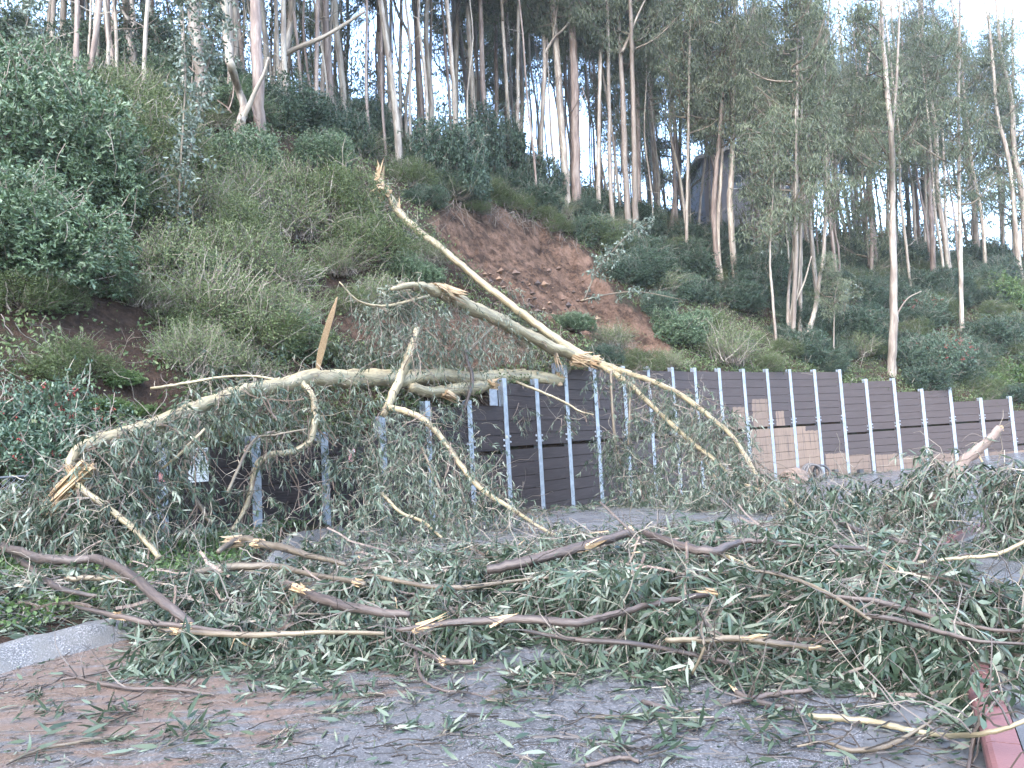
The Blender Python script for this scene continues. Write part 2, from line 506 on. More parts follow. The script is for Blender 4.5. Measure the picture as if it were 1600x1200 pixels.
M['trunk'] = bark_mat('standing_bark', (0.292, 0.255, 0.204), (0.184, 0.146, 0.112), (0.0816, 0.0612, 0.049), .65, .6)
M['trunk_red'] = bark_mat('reddish_bark', (0.224, 0.175, 0.144), (0.139, 0.098, 0.0777), (0.066, 0.0469, 0.0385), .7, .4)
M['fallen'] = bark_mat('fallen_bark', (0.26, 0.218, 0.132), (0.183, 0.148, 0.0842), (0.0886, 0.0708, 0.0421), .5, .3, sc=(9, 9, .6))
M['branch'] = bark_mat('branch_bark', (0.134, 0.108, 0.0693), (0.0878, 0.0667, 0.0439), (0.0393, 0.03, 0.0222), .55, .6, sc=(12, 12, .7))
M['darkbranch'] = bark_mat('dark_branch_bark', (0.0723, 0.0531, 0.0425), (0.0404, 0.0289, 0.0242), (0.017, 0.0127, 0.0115), .6, .3, sc=(12, 12, .7))
M['split'] = bark_mat('split_wood', (0.354, 0.258, 0.15), (0.272, 0.177, 0.0918), (0.136, 0.085, 0.0476), .6, .4, sc=(30, 30, 1.0))
M['barkstrip'] = bark_mat('bark_strip', (0.162, 0.126, 0.095), (0.105, 0.071, 0.0554), (0.0476, 0.0328, 0.0277), .7, .3, sc=(20, 20, 1.0))

t = NT('twig'); t.col(t.ramp(t.attr('tint'), [(0, (.022, .018, .015)), (.4, (.065, .05, .04)), (.75, (.14, .115, .085)), (1, (.25, .215, .16))])); t.rough(.6); M['twig'] = t.m
t = NT('dry_stem'); t.col(t.ramp(t.attr('tint'), [(0, (.04, .03, .024)), (.5, (.12, .095, .075)), (1, (.26, .23, .185))])); t.rough(.7); M['stem'] = t.m

# road: wet asphalt, stones, mud fans
t = NT('wet_asphalt'); p = t.pos()
agg = t.noise(p, 75, 3, .75); big = t.noise(p, .9, 5, .6); mid = t.noise(p, 5.5, 6, .65)
c = t.ramp(agg, [(.36, (.030, .030, .032)), (.50, (.076, .076, .079)), (.60, (.13, .129, .132)), (.68, (.30, .295, .295))])
c = t.mix(t.math('MULTIPLY', t.sm(mid, .4, .7), .5), c, (.056, .056, .060))
sx = t.n('ShaderNodeSeparateXYZ'); t.l(p, sx.inputs[0])
streak = t.noise(p, 3.2, 6, .7, sc=(.55, 2.6, 1))
ml = t.math('SUBTRACT', t.math('ADD', t.math('MULTIPLY', t.sm(sx.outputs[0], 1.2, -2.6), .62), t.math('MULTIPLY', t.sm(sx.outputs[1], 3.5, 5.2), .30)), t.math('MULTIPLY', t.sm(sx.outputs[1], 9, 12), .4))
mud = t.sm(t.math('ADD', ml, t.math('MULTIPLY', t.math('SUBTRACT', streak, .5), 2.2)), .58, .95)
fine = t.noise(p, 45, 4, .7)
mc = t.ramp(fine, [(.3, (.055, .034, .024)), (.55, (.12, .078, .056)), (.75, (.21, .15, .115))])
c = t.mix(t.math('MULTIPLY', mud, .8), c, mc)
t.col(c)
wet = t.sm(t.noise(p, 1.3, 5, .6), .38, .62)
t.rough(t.math('ADD', t.math('MULTIPLY', wet, .30), .16))
hb = t.math('ADD', t.math('MULTIPLY', agg, .6), t.math('MULTIPLY', mid, .8)); t.bump(hb, .55, .012)
M['road'] = t.m

t = NT('berm_asphalt'); p = t.pos(); agg = t.noise(p, 70, 3, .75)
t.col(t.mix(t.sm(t.noise(p, 4, 5, .6), .35, .7), t.ramp(agg, [(.35, (.035, .035, .036)), (.52, (.085, .085, .085)), (.64, (.28, .275, .27))]), (.09, .087, .08), 'MIX')); t.rough(.6); t.bump(agg, .7, .015); M['berm'] = t.m

t = NT('concrete'); p = t.pos(); a = t.noise(p, 3, 6, .65); b = t.noise(p, 90, 3, .6)
t.col(t.mix(t.math('MULTIPLY', t.sm(t.noise(p, 14, 6, .75), .5, .66), .65), t.ramp(a, [(.3, (.04, .04, .041)), (.6, (.085, .084, .084)), (.8, (.13, .128, .126))]), (.035, .034, .033))); t.rough(t.math('ADD', t.math('MULTIPLY', a, .5), .15)); t.bump(b, .3, .006); M['concrete'] = t.m

t = NT('red_kerb_paint'); p = t.pos(); a = t.noise(p, 9, 6, .7); b = t.noise(p, 70, 4, .7)
sx = t.n('ShaderNodeSeparateXYZ'); t.l(p, sx.inputs[0])
wear = t.math('MULTIPLY', t.sm(a, .62, .72), .8)
low = t.sm(t.math('ADD', sx.outputs[2], t.math('MULTIPLY', t.math('SUBTRACT', a, .5), .05)), .075, .05)
c = t.mix(t.math('MAXIMUM', wear, low), t.mix(b, (.085, .036, .035), (.15, .066, .060)), (.20, .185, .175))
t.col(c); t.rough(.55); t.bump(b, .4, .006); M['redkerb'] = t.m

# hillside soil, with the fresh slide kept as a vertex mask
t = NT('hill_soil'); p = t.pos()
a = t.noise(p, .8, 6, .65); b = t.noise(p, 6, 6, .7); d = t.noise(p, 25, 4, .7)
soil = t.mix(t.sm(b, .35, .7), (.026, .016, .011), (.065, .040, .027))
green = t.mix(d, (.018, .025, .012), (.045, .046, .026))
soil = t.mix(t.math('MULTIPLY', t.sm(a, .45, .6), t.math('SUBTRACT', 1.0, t.attr('bare'))), soil, green)
st = t.noise(t.attr('tc', True), 1.0, 6, .68, sc=(1.3, .42, 1))
scar = t.ramp(t.math('ADD', t.math('MULTIPLY', st, .6), t.math('MULTIPLY', b, .4)), [(.36, (.018, .012, .009)), (.44, (.055, .033, .022)), (.52, (.13, .079, .054)), (.64, (.20, .127, .092)), (.8, (.15, .08, .042))])
scar = t.mix(t.math('MULTIPLY', t.attr('damp'), t.math('MULTIPLY', t.sm(t.noise(p, 1.5, 6, .75), .46, .60), .85)), scar, (.030, .019, .014))
t.col(t.mix(t.attr('scar'), soil, scar)); t.rough(.95); t.b.inputs['Specular IOR Level'].default_value = .15
t.bump(t.math('ADD', t.math('MULTIPLY', b, .6), t.math('MULTIPLY', d, .4)), 1.0, .3); M['hill'] = t.m

# wall timber: stained planks, tan cover-up paint in squared patches
PATCH = []                     # (u centre, z centre, half u, half z, strength)
def patch(bay, f0, f1, y0, y1, k=1.0):
    Ym = (POSTS[bay][1] + POSTS[bay + 1][1]) / 2; px = (FOOT_PX[bay] + FOOT_PX[bay + 1]) / 2
    za, zb = at(px, y1, Ym)[2], at(px, y0, Ym)[2]
    ua, ub = U[len(PRE) + bay] + 2 * f0, U[len(PRE) + bay] + 2 * f1
    PATCH.append(((ua + ub) / 2, (za + zb) / 2, (ub - ua) / 2, (zb - za) / 2, k))
patch(14, .45, 1.0, 636, 671, .8); patch(15, .28, 1.0, 623, 669, .75); patch(16, .25, .62, 642, 666, .95)
patch(15, .12, 1.0, 670, 760, .95); patch(16, 0, 1.0, 668, 760, 1.0); patch(17, 0, .45, 664, 676, 1.0); patch(17, 0, 1.0, 673, 760, .95)
patch(18, .15, 1.0, 708, 760, .85); patch(19, 0, .9, 710, 760, .7); patch(20, .1, 1.0, 710, 760, .7); patch(21, 0, 1.0, 713, 760, .6)
patch(22, .1, 1, 709, 760, .55); patch(23, .2, 1, 708, 760, .55); patch(24, .1, 1, 706, 760, .5); patch(25, 0, 1, 703, 760, .7)
patch(14, 0, 1, 690, 760, .35)
t = NT('dark_timber'); v = t.attr('tc', True)
nz = t.n('ShaderNodeTexNoise'); t.l(v, nz.inputs['Vector']); nz.inputs['Scale'].default_value = 3.5; nz.inputs['Detail'].default_value = 5
vj = t.vm('ADD', v, t.vm('MULTIPLY', t.vm('SUBTRACT', nz.outputs['Color'], (.5, .5, .5)), (.22, .22, 0)))
g1 = t.noise(v, 1.0, 6, .65, sc=(1.6, 26, 7)); g2 = t.noise(v, 1.0, 4, .6, sc=(.5, 3.2, 31))
c = t.ramp(g1, [(.22, (.005, .004, .0038)), (.5, (.017, .0125, .0118)), (.78, (.052, .039, .036))])
c = t.mix(t.math('MULTIPLY', t.sm(g2, .3, .75), .5), c, (.032, .024, .023))
sx = t.n('ShaderNodeSeparateXYZ'); t.l(v, sx.inputs[0])
age_sheen = t.sm(sx.outputs[0], 8, 26)  # paler to the right: aged timber plus sky reflection put into the colour
c = t.mix(t.math('MULTIPLY', age_sheen, .45), c, (.085, .068, .066))
rain = t.noise(v, 1.0, 5, .7, sc=(9, .55, 0))
tot = None
for (uc, zc, hu, hz, k) in PATCH:
    q = t.vm('SUBTRACT', t.vm('ABSOLUTE', t.vm('SUBTRACT', vj, (uc, zc, 0))), (hu, hz, 0))
    s2 = t.n('ShaderNodeSeparateXYZ'); t.l(q, s2.inputs[0])
    mk = t.math('MULTIPLY', t.math('LESS_THAN', t.math('MAXIMUM', s2.outputs[0], s2.outputs[1]), 0.0), k)
    tot = mk if tot is None else t.math('MAXIMUM', tot, mk)
paint = t.mix(t.sm(rain, .45, .72), (.19, .135, .10), (.10, .075, .06))
tot = t.math('MULTIPLY', tot, t.math('SUBTRACT', 1.0, t.math('MULTIPLY', t.sm(rain, .56, .68), .7)))
c = t.mix(t.math('MULTIPLY', tot, .88), c, paint)
t.b.inputs['Specular IOR Level'].default_value = .22
t.col(c); t.rough(.75); t.bump(g1, .5, .015); M['plank'] = t.m

t = NT('galvanised'); p = t.pos(); a = t.noise(p, 5, 5, .6)
t.col(t.ramp(a, [(.3, (.17, .19, .21)), (.6, (.27, .295, .325)), (.8, (.34, .36, .385))])); t.rough(.5); t.b.inputs['Metallic'].default_value = .35; M['steel'] = t.m
t = NT('grey_plate'); p = t.pos(); a = t.noise(p, 8, 5, .6)
t.col(t.ramp(a, [(.3, (.10, .11, .125)), (.7, (.19, .20, .22))])); t.rough(.5); M['plate'] = t.m
M['white'] = flat_mat('sign_white', (.6, .6, .6), .4)
M['black'] = flat_mat('sign_black', (.02, .02, .022), .5)
M['pink'] = flat_mat('faded_red_sticker', (.55, .22, .20), .5)
M['grey_print'] = flat_mat('grey_print', (.35, .35, .37), .5)
M['rubber'] = flat_mat('black_hose', (.025, .025, .027), .5)
M['rust'] = flat_mat('grey_hose', (.07, .066, .066), .6)
t = NT('boulder'); p = t.pos(); a = t.noise(p, 5, 6, .7); t.col(t.ramp(a, [(.3, (.07, .048, .036)), (.7, (.17, .125, .098))])); t.rough(.85); t.bump(a, .8, .08); M['rock'] = t.m
M['house_wall'] = flat_mat('house_stucco', (.16, .155, .17), .8)
M['house_roof'] = flat_mat('house_roof', (.34, .32, .30), .8)
M['glass'] = flat_mat('window_glass', (.10, .13, .17), .1)
M['wire'] = flat_mat('fence_wire', (.16, .165, .17), .5, .5)

# ------------------------------------------------------------------ ground, road, hill
def grid_mesh(name, X, Y, Z, mat, extra=None, tc=None, smooth=True):
    r, c = X.shape
    g = Geo()
    i = np.arange(r - 1)[:, None] * c + np.arange(c - 1)[None]
    F = np.stack([i, i + 1, i + c + 1, i + c], -1).reshape(-1, 4)
    g.add(np.stack([X, Y, Z], -1), F, .5, tc)
    me = g.mesh(name, mat, smooth)
    for k, a in (extra or {}).items():
        at_ = me.attributes.new(k, 'FLOAT', 'POINT'); at_.data.foreach_set('value', np.asarray(a, np.float32).ravel())
    return me

xs = np.concatenate([np.linspace(-80, -14, 14), np.linspace(-13, 34, 120), np.linspace(36, 130, 30)])
ys = np.concatenate([np.linspace(-120, -12, 20), np.linspace(-10, 50, 130), np.linspace(55, 140, 20)])
X, Y = np.meshgrid(xs, ys)
Zg = zr(X, Y) + .015 * wob(X * .6, Y * .6)
Zg = Zg - 3.0 * sstep(4, 12, us_of(X, Y)[1])       # the ground sheet dips away under the hill
link('road', grid_mesh('road', X, Y, Zg, M['road']), None)['kind'] = 'structure'

SCAR = [(672, 345), (700, 326), (745, 322), (800, 338), (850, 352), (900, 385), (935, 420), (965, 470), (1010, 500), (1045, 545), (1052, 575), (1000, 585), (955, 560), (905, 525), (860, 500), (800, 470), (745, 425), (700, 385)]
SCAR2 = [(505, 470), (560, 480), (640, 500), (740, 480), (820, 520), (830, 560), (760, 585), (640, 560), (560, 540), (520, 510)]
DAMP = [(690, 335), (780, 335), (850, 365), (880, 420), (865, 470), (830, 500), (790, 470), (770, 420), (740, 395), (720, 420), (700, 380)]
BARE = [[(80, 440), (200, 430), (260, 500), (220, 600), (170, 625), (110, 560), (85, 500)], [(130, 570), (260, 580), (280, 640), (180, 650), (140, 620)], [(500, 420), (560, 430), (540, 520), (500, 560), (470, 520)]]

uu = np.unique(np.concatenate([np.linspace(U[0], -6, 20), np.linspace(-6, 12, 60), np.linspace(12, 34, 150), np.linspace(34, 56, 50), np.linspace(56, U[-1], 12)]))
ss = np.unique(np.concatenate([np.linspace(0.16, 18, 110), np.linspace(18, 45, 40), np.linspace(45, 90, 20)]))
dens = np.linspace(U[0], U[-1], 600)
tx, ty = np.interp(dens, U, TOE[:, 0]), np.interp(dens, U, TOE[:, 1])
ker = np.ones(41) / 41
nx = -np.gradient(ty); ny = np.gradient(tx)
nx, ny = [np.convolve(np.pad(a, 20, mode='edge'), ker, mode='valid') for a in (nx, ny)]
ln = np.hypot(nx, ny); nx /= ln; ny /= ln
UU, SS = np.meshgrid(uu, ss, indexing='ij')
def us_xy(u, s):
    return np.interp(u, U, TOE[:, 0]) + np.interp(u, dens, nx) * s, np.interp(u, U, TOE[:, 1]) + np.interp(u, dens, ny) * s
HX, HY = us_xy(UU, SS)
HZ = H(HX, HY)
PX, PY = project(np.stack([HX, HY, HZ], -1))
vis = SS < 16
sc_d = np.where(vis, poly_dist(PX, PY, SCAR), -50); sc_d2 = np.where(vis, poly_dist(PX, PY, SCAR2), -50)
jag = 7 * wob(PX * .09, PY * .09, 2) + 4 * wob(PX * .23, PY * .2, 5)
scar_m = np.maximum(sstep(-4, 6, sc_d + jag), .55 * sstep(-2, 10, sc_d2 + 1.6 * jag))
damp_m = np.where(vis, sstep(-5, 14, poly_dist(PX, PY, DAMP) + 2 * jag), 0)
bare_m = np.max([np.where(vis, sstep(-6, 12, poly_dist(PX, PY, b) + 2 * jag), 0) for b in BARE], axis=0)
bare_m = np.maximum(bare_m, scar_m)
depth_m = sstep(-4, 30, sc_d + jag * .6)
HZ = HZ - 1.25 * depth_m + scar_m * (.30 * wob(UU * 2.6, SS * .8, 1) + .20 * wob(UU * 6, SS * 2.1, 4) + .12 * RNG.standard_normal(UU.shape) * .6)
HZ = HZ + (1 - scar_m) * .05 * RNG.standard_normal(UU.shape)
HZ[:, 0] = np.interp(uu, U, TOE_Z)
# earth face down behind the planks
HX, HY, UU, SS = [np.hstack([a[:, :1], a]) for a in (HX, HY, UU, SS)]
HZ = np.hstack([np.full((len(uu), 1), -2.0), HZ])
scar_m, damp_m, bare_m = [np.hstack([a[:, :1], a]) for a in (scar_m, damp_m, bare_m)]
hill_me = grid_mesh('hillside', HX, HY, HZ, M['hill'], {'scar': scar_m, 'damp': damp_m, 'bare': bare_m}, np.stack([UU, SS, HZ], -1))
link('hillside', hill_me)['kind'] = 'structure'

def masks_at(P):
    px, py = project(P)
    jag = 7 * wob(px * .09, py * .09, 2)
    a = np.maximum(poly_dist(px, py, SCAR), poly_dist(px, py, SCAR2)) + jag
    b = np.max([poly_dist(px, py, q) for q in BARE], axis=0) + jag
    return a, b

# verge between the berm and the foot of the hill
BERM = np.array([(-5.6, 2.0), (-4.95, 4.6), (-4.4, 6.3), (-3.85, 7.3), (-3.55, 8.8), (-3.5, 10.4), (-3.9, 12.6), (-4.3, 14.6), (-3.9, 16.3)])
def berm_x(y): return np.interp(y, BERM[:, 1], BERM[:, 0])
def verge_z(x, y):
    d = berm_x(y) - x
    return .16 * sstep(-.05, .5, d) + .07 * np.clip(d - .5, 0, 5) - .12 + .12 * sstep(0, .3, d) + .03 * wob(x * 2, y * 2)
yv = np.linspace(-4, 16.5, 90); fv = np.linspace(0, 1, 40)
YV, FV = np.meshgrid(yv, fv)
xl = np.interp(YV, TOE[:9, 1], TOE[:9, 0]) - 1.2
XV = berm_x(YV) * (1 - FV) + np.minimum(xl, berm_x(YV) - .1) * FV
ZV = verge_z(XV, YV)
link('verge', grid_mesh('verge', XV, YV, ZV, M['hill'], {'scar': np.zeros(XV.shape), 'damp': np.zeros(XV.shape), 'bare': np.zeros(XV.shape)}, None))['kind'] = 'structure'

# rounded asphalt berm
bp = spline(np.column_stack([BERM, np.zeros(len(BERM))]), 8)
T_ = norm(np.gradient(bp, axis=0)); Nb = np.column_stack([-T_[:, 1], T_[:, 0], np.zeros(len(bp))])
prof = [(.2, .06), (.13, .16), (.05, .18), (-.03, .16), (-.09, .11), (-.15, .05), (-.2, .012), (-.24, -.03)]
BX = np.array([[b[0] + n[0] * o for (o, h) in prof] for b, n in zip(bp, Nb)]); BY = np.array([[b[1] + n[1] * o for (o, h) in prof] for b, n in zip(bp, Nb)])
BZ = np.array([[h for (o, h) in prof] for b in bp]) + zr(BX, BY) + .012 * RNG.standard_normal(BX.shape)
link('asphalt_berm', grid_mesh('asphalt_berm', BX, BY, BZ, M['berm']))['kind'] = 'structure'

# red kerb, gutter and pavement on the right
KERB = np.array([(.62, .9), (1.3, 2.1), (1.89, 3.25), (2.28, 4.0), (2.89, 5.25), (3.36, 6.3), (3.87, 7.3), (4.75, 8.9), (6.3, 10.6), (8.6, 11.9), (12, 12.6)])
kp = spline(np.column_stack([KERB, np.zeros(len(KERB))]), 10)
KT = norm(np.gradient(kp, axis=0)); KN = np.column_stack([KT[:, 1], -KT[:, 0], np.zeros(len(kp))])      # to the right
def sweep(name, prof, mat, i0=0, i1=None, parent=None, taper=0):
    P, N = kp[i0:i1], KN[i0:i1]
    X = np.array([[b[0] + n[0] * o for (o, h) in prof] for b, n in zip(P, N)]); Y = np.array([[b[1] + n[1] * o for (o, h) in prof] for b, n in zip(P, N)])
    Z = np.array([[h for (o, h) in prof] for b in P]) + zr(X, Y)
    return link(name, grid_mesh(name, X, Y, Z, mat, smooth=False), parent)
kerb = link('kerb', None); kerb.empty_display_size = .1; kerb['kind'] = 'structure'
step = 12
for i0 in range(0, len(kp) - 2, step):
    i1 = min(i0 + step + 1, len(kp))
    P = kp[i0:i1].copy(); N = KN[i0:i1]
    P[0] += (P[1] - P[0]) * .06; P[-1] -= (P[-1] - P[-2]) * .06
    prof = [(.03, -.05), (.015, .06), (.018, .115), (.03, .132), (.05, .14), (.16, .142), (.165, .02)]
    g = Geo()
    X = np.array([[b[0] + n[0] * o for (o, h) in prof] for b, n in zip(P, N)]); Yk = np.array([[b[1] + n[1] * o for (o, h) in prof] for b, n in zip(P, N)])
    Z = np.array([[h for (o, h) in prof] for b in P]) + zr(X, Yk)
    r, c = X.shape
    i = np.arange(r - 1)[:, None] * c + np.arange(c - 1)[None]
    Fq = np.stack([i, i + c, i + c + 1, i + 1], -1).reshape(-1, 4)
    g.add(np.stack([X, Yk, Z], -1), [Fq, np.arange(c)[None], ((r - 1) * c + np.arange(c))[None, ::-1]])
    link('kerb_stone', g.mesh('kerb_stone', M['redkerb']), kerb)
sweep('gutter', [(-.5, .006), (-.25, .006), (.028, .006)], M['concrete'])['kind'] = 'structure'
sweep('pavement', [(.168, .128), (.9, .13), (1.7, .135), (1.75, .13), (2.6, .13), (2.62, -.05)], M['concrete'], 0, 62)['kind'] = 'structure'

# ------------------------------------------------------------------ retaining wall
wall = empty('retaining_wall', (POSTS[0][0], POSTS[0][1], 0))
tag(wall, 'long stepped retaining wall of dark timber planks between pale steel posts', 'retaining wall')
def wall_dir(i):
    a = np.array(POSTS[max(i - 1, 0)]); b = np.array(POSTS[min(i + 1, 26)])
    d = b - a; return d / np.linalg.norm(d)
bolt_g = Geo()
aa = np.linspace(0, 2 * np.pi, 6, endpoint=False)
Vb = np.vstack([np.column_stack([.042 * np.cos(aa), np.zeros(6), .042 * np.sin(aa)]), np.column_stack([.03 * np.cos(aa), np.full(6, -.035), .03 * np.sin(aa)])])
bolt_g.add(Vb, [np.array([[j, (j + 1) % 6, 6 + (j + 1) % 6, 6 + j] for j in range(6)]), np.arange(6, 12)[None]])
bolt_me = bolt_g.mesh('bolt', M['steel'])
wi = wall.matrix_basis.inverted
for i, (x, y) in enumerate(POSTS):
    d = wall_dir(i); nrm = np.array([d[1], -d[0]])        # towards the road
    zt = max(BAY_TOP[min(i, 25)], BAY_TOP[max(i - 1, 0)]) + .14
    zb = float(zr(x, y)) - .4
    g = Geo(); h = zt - zb; zc = (zt + zb) / 2
    box(g, (x + nrm[0] * .09, y + nrm[1] * .09, zc), .23, .018, h, d)
    box(g, (x, y, zc), .014, .16, h - .004, d)
    box(g, (x - nrm[0] * .09, y - nrm[1] * .09, zc), .205, .018, h, d)
    po = link('post', g.mesh('post', M['steel']), wall)
    if i == 0:
        g = Geo(); c2 = np.array([x, y]) - d * .38 + nrm * .02
        box(g, (c2[0], c2[1], zc - .12), .30, .016, h - .3, d); box(g, (c2[0] - d[0] * .15, c2[1] - d[1] * .15, zc - .12), .018, .14, h - .3, d); box(g, (c2[0] + d[0] * .15, c2[1] + d[1] * .15, zc - .12), .018, .14, h - .3, d)
        link('end_channel', g.mesh('end_channel', M['plate']), wall)
    sm_ = [BAY_SEAM[j] for j in (i - 1, i) if 0 <= j < 26 and BAY_SEAM[j] is not None]
    if sm_:
        for side in (-1, 1):
            j = i if side > 0 else i - 1
            if not (0 <= j < 26) or BAY_SEAM[j] is None: continue
            for dz in (.09, .27):
                b = bpy.data.objects.new('bolt', bolt_me); COL.objects.link(b); b.parent = po
                bx = x + d[0] * side * .19 + nrm[0] * .075; by = y + d[1] * side * .19 + nrm[1] * .075
                b.matrix_parent_inverse = Matrix.Identity(4)
                b.matrix_basis = Matrix.Translation((bx, by, BAY_SEAM[j] + .1 + dz)) @ Matrix.Rotation(math.atan2(d[1], d[0]), 4, 'Z')
for i in range(26):
    a = np.array(POSTS[i]); b = np.array(POSTS[i + 1]); d = (b - a) / np.linalg.norm(b - a); nrm = np.array([d[1], -d[0]])
    ln_ = np.linalg.norm(b - a) - .03
    c = (a + b) / 2
    zb = float(zr(*c)) - .12
    lo = [(zb, BAY_SEAM[i] - .05), (BAY_SEAM[i] + .05, BAY_TOP[i])] if BAY_SEAM[i] is not None else [(zb, BAY_TOP[i])]
    for q, (z0, z1) in enumerate(lo):
        nrow = max(1, round((z1 - z0) / .40))
        hh = (z1 - z0) / nrow
        for r in range(nrow):
            g = Geo(); zc = z0 + (r + .5) * hh
            off = .016 + .012 * RNG.random() + (.010 if q == 0 and len(lo) > 1 else 0)
            cc = c + nrm * off
            k = RNG.random() * 9
            box(g, (cc[0], cc[1], zc), ln_, .07, hh - .018, d, 0, .006,
                lambda V, a=a, d=d, i=i, k=k: np.column_stack([U[len(PRE) + i] + (V[:, :2] - a) @ d, V[:, 2], np.full(len(V), k)]))
            o = link('plank', g.mesh('plank', M['plank']), wall)
# steel filler plates on top of the steps
for (i, f, px, py, Y_, w_, h_) in ((5, .5, 771, 621, 22.9, .42, .5), (7, .75, 868, 581, 26.9, .5, .62)):
    a = np.array(POSTS[i]); b = np.array(POSTS[i + 1]); d = (b - a) / np.linalg.norm(b - a)
    g = Geo(); p = at(px, py, Y_ - .1); box(g, p, w_, .03, h_, d)
    link('filler_plate', g.mesh('filler_plate', M['plate']), wall)

# printed notice on the first bay, stickers
d0 = wall_dir(0); n0 = np.array([d0[1], -d0[0]])
def wall_pt(bay, f, z, out):
    a = np.array(POSTS[bay]); b = np.array(POSTS[bay + 1]); d = (b - a) / np.linalg.norm(b - a); n = np.array([d[1], -d[0]])
    p = a + (b - a) * f + n * out
    return np.array([p[0], p[1], z]), d
zs = at(298, 727, 13.55)[2]
pc, dd = wall_pt(0, .36, zs, .085)
sg = empty('notice_sign', pc)
tag(sg, 'white notice sign with black heading fixed to the first dark wall bay', 'sign')
g = Geo(); box(g, pc, .42, .012, .62, dd); link('sign_panel', g.mesh('sign_panel', M['white']), sg)
nn = np.array([dd[1], -dd[0], 0])
g = Geo(); box(g, pc + nn * .009 + np.array([0, 0, .22]), .36, .006, .12, dd); link('heading_bar', g.mesh('heading_bar', M['black']), sg)
g = Geo()
for r in range(2): box(g, pc + nn * .014 + np.array([0, 0, .245 - .05 * r]), .30 - .08 * r, .004, .018, dd)
link('heading_print', g.mesh('heading_print', M['white']), sg)
g = Geo()
for r in range(8): box(g, pc + nn * .009 + np.array([0, 0, .11 - .05 * r]), .34 - .1 * RNG.random(), .005, .012, dd)
link('body_print', g.mesh('body_print', M['grey_print']), sg)
g = Geo(); box(g, at(254, 745, 12.86), .13, .012, .17, d0); o = link('paper_sticker', g.mesh('paper_sticker', M['pink'])); tag(o, 'faded pink sticker on the first steel post beside the notice', 'sticker')
g = Geo(); box(g, at(256, 762, 12.86), .09, .012, .07, d0); o = link('paper_label', g.mesh('paper_label', M['white'])); tag(o, 'small white label below the pink sticker on the first post', 'label')
pq, dq = wall_pt(2, .42, at(545, 712, 17.3)[2], .12)
g = Geo(); box(g, pq, .22, .012, .3, dq); o = link('paper_poster', g.mesh('paper_poster', M['pink'])); tag(o, 'faded red and white poster stuck on planks behind hanging leaves', 'poster')
g = Geo(); box(g, pq + np.array([dq[1], -dq[0], 0]) * .008 + np.array([0, 0, .09]), .16, .006, .08, dq); link('poster_heading', g.mesh('poster_heading', M['white']), o)

# boulder, hose coils and pipe at the foot of the far wall
def lump(name, c, r, mat, sub=3, sq=(1, 1, .7)):
    import bmesh
    bm = bmesh.new(); bmesh.ops.create_icosphere(bm, subdivisions=sub, radius=1)
    ph = RNG.random(3) * 6
    for v in bm.verts:
        k = 1 + .16 * math.sin(v.co.x * 3 + ph[0]) + .14 * math.sin(v.co.y * 4 + v.co.z * 3 + ph[1]) + .05 * RNG.standard_normal()
        v.co = Vector((v.co.x * sq[0] * r * k, v.co.y * sq[1] * r * k, v.co.z * sq[2] * r * k)) + Vector([float(q) for q in c])
    me = bpy.data.meshes.new(name); bm.to_mesh(me); bm.free(); me.materials.append(mat)
    return link(name, me)
p = at(1242, 747, 37.4); tag(lump('boulder', (p[0], p[1], zr(p[0], p[1]) + .3), .62, M['rock'], 3, (1.3, .9, .7)), 'brown boulder at the foot of the tan painted planks', 'rock')
def ring(name, px, py, Y, R, r, mat, label, n=3):
    o = None; g = Geo(); c = at(px, py, Y)
    for q in range(n):
        a = np.linspace(0, 6.28, 26); cc = c + RNG.standard_normal(3) * .03
        P = np.column_stack([cc[0] + R * np.cos(a) * (1 + .05 * q), cc[1] + .12 * q + .1 * np.sin(a), cc[2] + R * np.sin(a)])
        tube(g, P, np.full(26, r), 6, .02, cap=False)
    return tag(link(name, g.mesh(name, mat, True)), label, 'hose')
ring('coiled_hose', 1271, 738, 39.6, .42, .06, M['rust'], 'grey coiled hose leaning on planks right of the boulder')
ring('coiled_hose', 1284, 739, 39.9, .40, .06, M['rubber'], 'black coiled hose leaning behind the grey coil at a post', 2)
g = Geo(); P = spline([at(1262, 747, 39.5), at(1300, 746, 40.3), at(1340, 744, 41), at(1390, 742, 41.5), at(1425, 742, 42)], 6); tube(g, P, np.full(len(P), .07), 6, .03)
tag(link('drain_pipe', g.mesh('drain_pipe', M['rubber'], True)), 'thin black pipe lying along the foot of the far wall', 'pipe')
for (px, lab) in ((1305, 'small dark bracket on planks left of the tall step post'), (1344, 'small dark bracket on planks right of the tall step post')):
    g = Geo(); c = at(px, 736, 40.9); box(g, c, .3, .2, .18, (1, .5)); box(g, c + np.array([0, 0, -.22]), .14, .14, .3, (1, .5)); tag(link('bracket', g.mesh('bracket', M['rubber'])), lab, 'bracket')

# chain link fence at the left
fence = empty('chain_link_fence', (-8.6, 8.9, .3)); tag(fence, 'dark chain link fence behind leaves left of the first steel post', 'fence')
fa, fb = np.array([-9.1, 8.4]), np.array([-6.75, 12.35]); fl = np.linalg.norm(fb - fa); fd = (fb - fa) / fl
zf0, zf1 = .25, 1.55
g = Geo(); PT = []
ds = .075
for s in np.arange(-1.3, fl, ds):
    for sg_ in (1, -1):
        s0, s1 = (s, s + 1.3) if sg_ > 0 else (s + 1.3, s)
        p0 = np.array([*(fa + fd * np.clip(s0, 0, fl)), zf0]); p1 = np.array([*(fa + fd * np.clip(s1, 0, fl)), zf1])
        if 0 <= s0 <= fl or 0 <= s1 <= fl:
            PT.append([p0, (p0 + p1) / 2, p1])
strips(g, np.array(PT), .0035); o = link('wire_mesh', g.mesh('wire_mesh', M['wire']), fence); o['kind'] = 'stuff'
